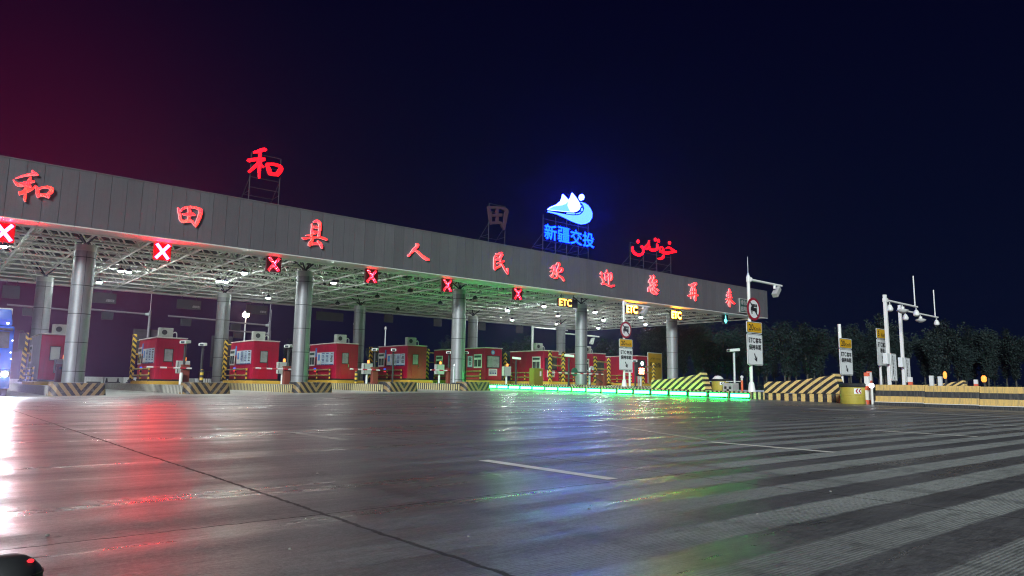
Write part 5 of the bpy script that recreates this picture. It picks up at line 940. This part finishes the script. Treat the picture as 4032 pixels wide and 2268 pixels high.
t = thing('gantry_pole', 'white camera arm reaching out past the fourth front column', 'camera pole', (53.0, 55.0, .9)); MB().tube((0, 0, 0), (0, 0, 5.6), .11, n=12).build('pole', M['whitepole'], t, smooth=40); MB().tube((0, 0, 5.5), (5.4, 0, 5.45), .08, n=10).build('arm', M['whitepole'], t, smooth=40); MB().prism([(4.2, -.15, 5.2), (4.6, -.15, 5.3), (4.3, -.15, 4.5), (3.9, -.15, 4.6)], (0, .3, 0)).build('camera', M['grey'], t, bevel=.02)
t = thing('yellow_sign', 'dull yellow notice board with Arabic-script line behind the lane display', 'sign', (58.5, 47.2, 0)); MB().box(-1.15, 1.15, 0, .06, 1.2, 4.35).build('board', M['signwhite'], t); MB().box(-1.08, 1.08, -.006, -.001, 1.25, 4.28).build('face', M['signyellow'], t)
text_on(t, [('ﻥﻪﺗﻮﺧ ﺪﯨﺴﭘ', -.8, 1.6, 3.6, .28, .0), ('超限运输', -.9, 1.8, 2.85, .5, .02)], -.012, 'ink'); 
for s in (-.8, .8): MB().tube((s, .1, .6), (s, .1, 4.2), .05, n=8).build('post', M['galv'], t)

# ================================================================== trees beyond the median
def tree_mesh(seed, h, w):
    rd = random.Random(seed); tr = MB(); lf = MB(); th = h*.26
    tr.tube((0, 0, -.2), (.05*rd.uniform(-1, 1), 0, th), .13, .10, n=8)
    tips = []
    for i in range(9):
        a = rd.random()*6.28; s = rd.uniform(.25, 1)*w*.5; top = Vector((math.cos(a)*s, math.sin(a)*s, h*rd.uniform(.72, .98)))
        p = Vector((0, 0, th-.05)); m = p.lerp(top, .45)+Vector((-.25*math.cos(a)*s, -.25*math.sin(a)*s, .2)); tr.tube(p, m, .075, .05, n=6, cap=False); tr.tube(m, top, .05, .015, n=5, cap=False); tips += [(p, m), (m, top), (m, top)]
        for j in range(3):
            q = m.lerp(top, rd.uniform(.0, .7)); e = q+Vector((rd.uniform(-1, 1)*w*.28, rd.uniform(-1, 1)*w*.28, rd.uniform(.3, 1.1))); tr.tube(q, e, .025, .008, n=4, cap=False); tips.append((q, e))
    for i in range(6500):
        a, b_ = tips[rd.randrange(len(tips))]; q = a.lerp(b_, rd.uniform(.12, 1.05))+Vector((rd.gauss(0, .22), rd.gauss(0, .22), rd.gauss(0, .26)))
        if q.z < h*.24: continue
        s = rd.uniform(.08, .17); u = Vector((rd.gauss(0, 1), rd.gauss(0, 1), rd.gauss(0, .6))).normalized(); v = u.orthogonal().normalized()*s*.55; u *= s
        lf.add([q-u, q+v, q+u, q-v], [(0, 1, 2, 3)])
    return tr, lf
protos = []
spots = []
rd = random.Random(3)
for i in range(40):
    s = i/39; spots.append((64+36*s+rd.uniform(-.8, .8), 52-28*s+rd.uniform(-1.5, 1.5)))
for i in range(24): spots.append((70+i*1.75+rd.uniform(-.7, .7), 64-i*1.35+rd.uniform(-1.2, 1.2)))
for i in range(10): spots.append((40+i*4.5+rd.uniform(-1, 1), 110-i*4+rd.uniform(-3, 3)))
LB = ['tall fan-shaped dark tree in the roadside row beyond the barriers', 'slender dark tree in the second line behind the roadside row', 'far dark tree standing in the night behind the booths']
for i, (x, y) in enumerate(spots):
    kind = 0 if i < 40 else (1 if i < 64 else 2)
    if len(protos) < 5:
        tr, lf = tree_mesh(20+i, [7.7, 8.4, 7.2, 8.0, 8.9][i], [3.6, 4.0, 3.3, 3.8, 4.2][i])
        t = thing('roadside_tree', LB[0], 'tree', (x, y, .55), group='roadside trees'); tr.build('trunk', M['bark'], t, smooth=60, fix=False); lf.build('crown', M['leaf'], t, fix=False); protos.append(t)
    else:
        c = dup(protos[i % 5], (x, y, .55), LB[kind], rz=rd.random()*6.28); c['group'] = ['roadside trees', 'second line of trees', 'far trees behind the booths'][kind]; k = rd.uniform(.80, 1.0) if kind < 2 else rd.uniform(.7, 1.0); c.scale = (k, k, k*rd.uniform(.93, 1.05))
u = MB(); rd = random.Random(9)
for i in range(6500):
    s = rd.random(); x = 61+39*s+rd.gauss(0, 1.3); y = 54-29*s+rd.gauss(0, 1.3); z = .5+abs(rd.gauss(0, .55)); q = Vector((x, y, z)); a = Vector((rd.gauss(0, 1), rd.gauss(0, 1), rd.gauss(0, .6))).normalized(); r_ = rd.uniform(.08, .17); v = a.orthogonal().normalized()*r_*.6; a *= r_
    u.add([q-a, q+v, q+a, q-v], [(0, 1, 2, 3)])
o = u.build('undergrowth', M['leaf'], fix=False); tag(o, 'low dark undergrowth at the foot of the roadside trees', 'undergrowth', kind='stuff')

# ================================================================== truck in the first lane
t = thing('truck', 'bright blue lorry with lit headlights at the edge of the first lane', 'truck', (.62, 37.6, zg(1.5, 37.6)))
TW = 2.48
def prism_x(b, prof, x0, x1): b.prism([(x0, y, z) for y, z in prof], (x1-x0, 0, 0))
b = MB(); prism_x(b, [(.16, .95), (.0, 1.2), (.0, 2.05), (.12, 2.95), (.25, 3.05), (2.1, 3.05), (2.1, .95)], .03, TW-.03); b.build('cab', M['blue'], t, bevel=.05)
b = MB(); prism_x(b, [(.15, 3.06), (.35, 3.35), (1.2, 3.85), (2.0, 3.92), (2.0, 3.06)], .12, TW-.12); b.build('roof_fairing', M['blue'], t, bevel=.06)
b = MB(); b.add([(.18, -.012, 2.08), (TW-.18, -.012, 2.08), (TW-.2, .095, 2.80), (.2, .095, 2.80)], [(0, 1, 2, 3)]); b.build('windscreen', M['glass'], t)
b = MB(); b.box(.1, TW-.1, -.10, .05, 2.84, 2.95); b.build('visor', M['dark'], t, bevel=.02)
b = MB(); b.box(.02, TW-.02, -.10, .25, .35, 1.12); b.build('bumper', M['bluedeep'], t, bevel=.05)
g = MB().box(.45, TW-.45, -.018, -.002, 1.25, 1.85).build('grille', M['dark'], t)
b = MB()
for i in range(4): b.box(.5, TW-.5, -.028, -.019, 1.32+i*.13, 1.36+i*.13)
b.build('slat', M['chrome'], g)
for x in (.24, TW-.24):
    h = MB().box(x-.20, x+.20, -.135, -.101, .84, 1.10).build('headlight', M['dark'], t, bevel=.03); MB().tube((x, -.14, .97), (x, -.15, .97), .11, n=20).build('lens', M['head'], h)
for x in (.5, .9, TW-.9, TW-.3): MB().tube((x, .10, 3.16), (x, .05, 3.16), .045, n=10).build('marker_light', emit('marker', (.8, .92, 1), 10), t)
for z, x in ((2.42, TW-.08), (1.9, TW-.10), (1.62, TW-.06)): MB().tube((x, -.004, z), (x, -.03, z), .03, n=10).build('marker_light', emit('marker_b', (.85, .95, 1), 8), t)
for s in (0, 1):
    x = TW+.02 if s else -.02; d = 1 if s else -1
    b = MB(); b.path([(x, .15, 2.9), (x+d*.25, -.05, 2.85), (x+d*.25, -.05, 2.0), (x, .1, 1.95)], .02, 6); b.build('mirror_bracket', M['dark'], t); MB().box(min(x+d*.12, x+d*.36), max(x+d*.12, x+d*.36), -.12, .0, 2.05, 2.75).build('mirror', M['dark'], t, bevel=.03)
for x in (.05, TW-.38):
    for y in (.75, 5.2, 6.4):
        w = MB(); w.tube((x, y, .52), (x+.33, y, .52), .52, n=28); w = w.build('wheel', M['black'], t, smooth=40); q = MB(); q.tube((x-.01, y, .52), (x+.34, y, .52), .27, n=20); q.build('rim', M['chrome'], w)
MB().box(.0, TW, 2.35, 9.5, 1.05, 4.0).build('cargo_box', M['white'], t, bevel=.03); MB().box(.3, TW-.3, .3, 9.4, .7, .94).build('chassis', M['dark'], t)
for x in (.24, TW-.24):
    sl = bpy.data.lights.new('headlight_beam', 'SPOT'); sl.energy = 3600; sl.spot_size = R(70); sl.spot_blend = .8; sl.color = (.84, .93, 1); sl.shadow_soft_size = .09
    so = bpy.data.objects.new('headlight_beam', sl); COL.objects.link(so); so.parent = t; so.location = (x, -.22, .97); so.rotation_euler = Vector((.03, -1, -.035)).to_track_quat('-Z', 'Y').to_euler()

# ================================================================== dark post close to the camera
t = thing('delineator_post', 'dark flexible post on a rubber dome with red reflector, close to the camera', 'post', (.325, 3.27, 0))
b = MB().lathe((0, 0, 0), [(.112, 0), (.110, .022), (.100, .040), (.080, .062), (.055, .078), (.035, .085)], 48); b.lathe((0, 0, .018), [(.1135, 0), (.1135, .006)], 48); b.build('rubber_base', M['black'], t, smooth=50)
MB().tube((-.045, .0, .06), (-.105, .0, .42), .020, .017, n=18).build('post', M['black'], t, smooth=50)
MB().lathe((.062, -.05, .062), [(.010, 0), (.012, .006), (.006, .011)], 12).build('reflector', emit('reflector_glow', (1, .02, .03), 1.6), t, smooth=50)  # red shine is emitted in place of light thrown back
rd = random.Random(5)
for i, (x, y, s) in enumerate(((.55, 4.1, .018), (1.35, 3.15, .014), (2.15, 2.9, .012), (3.2, 3.1, .016), (3.9, 2.4, .013), (5.2, 2.6, .015), (4.4, 1.8, .011), (2.6, 5.6, .016))):
    bm = bmesh.new(); bmesh.ops.create_icosphere(bm, subdivisions=2, radius=s)
    for v in bm.verts: v.co *= rd.uniform(.7, 1.15); v.co.z *= .6
    me = bpy.data.meshes.new('pebble'); bm.to_mesh(me); bm.free(); me.materials.append(M['concrete']); o = bpy.data.objects.new('pebble', me); COL.objects.link(o); o.location = (x, y, zg(x, y)+s*.15); o.scale = (.6, .6, .6)
    tag(o, 'small loose pebble lying on the worn concrete plaza', 'pebble', 'pebbles on the plaza')

# ================================================================== haze added for halos around the lights
hz = MB().box(-70, 140, -30, 135, -2.5, 17).build('haze', [bpy.data.materials.new('halo_haze')])
hm = hz.data.materials[0]; hm.use_nodes = True; hn = hm.node_tree; hn.nodes.clear()
ho = hn.nodes.new('ShaderNodeOutputMaterial'); hv = hn.nodes.new('ShaderNodeVolumePrincipled')
hv.inputs['Color'].default_value = (.74, .58, 1.0, 1); hv.inputs['Density'].default_value = .0007; hv.inputs['Anisotropy'].default_value = .86
hn.links.new(hv.outputs[0], ho.inputs['Volume']); hz['kind'] = 'stuff'; hz['label'] = 'thin added haze that gives the lights their halos'
S.cycles.volume_bounces = 0
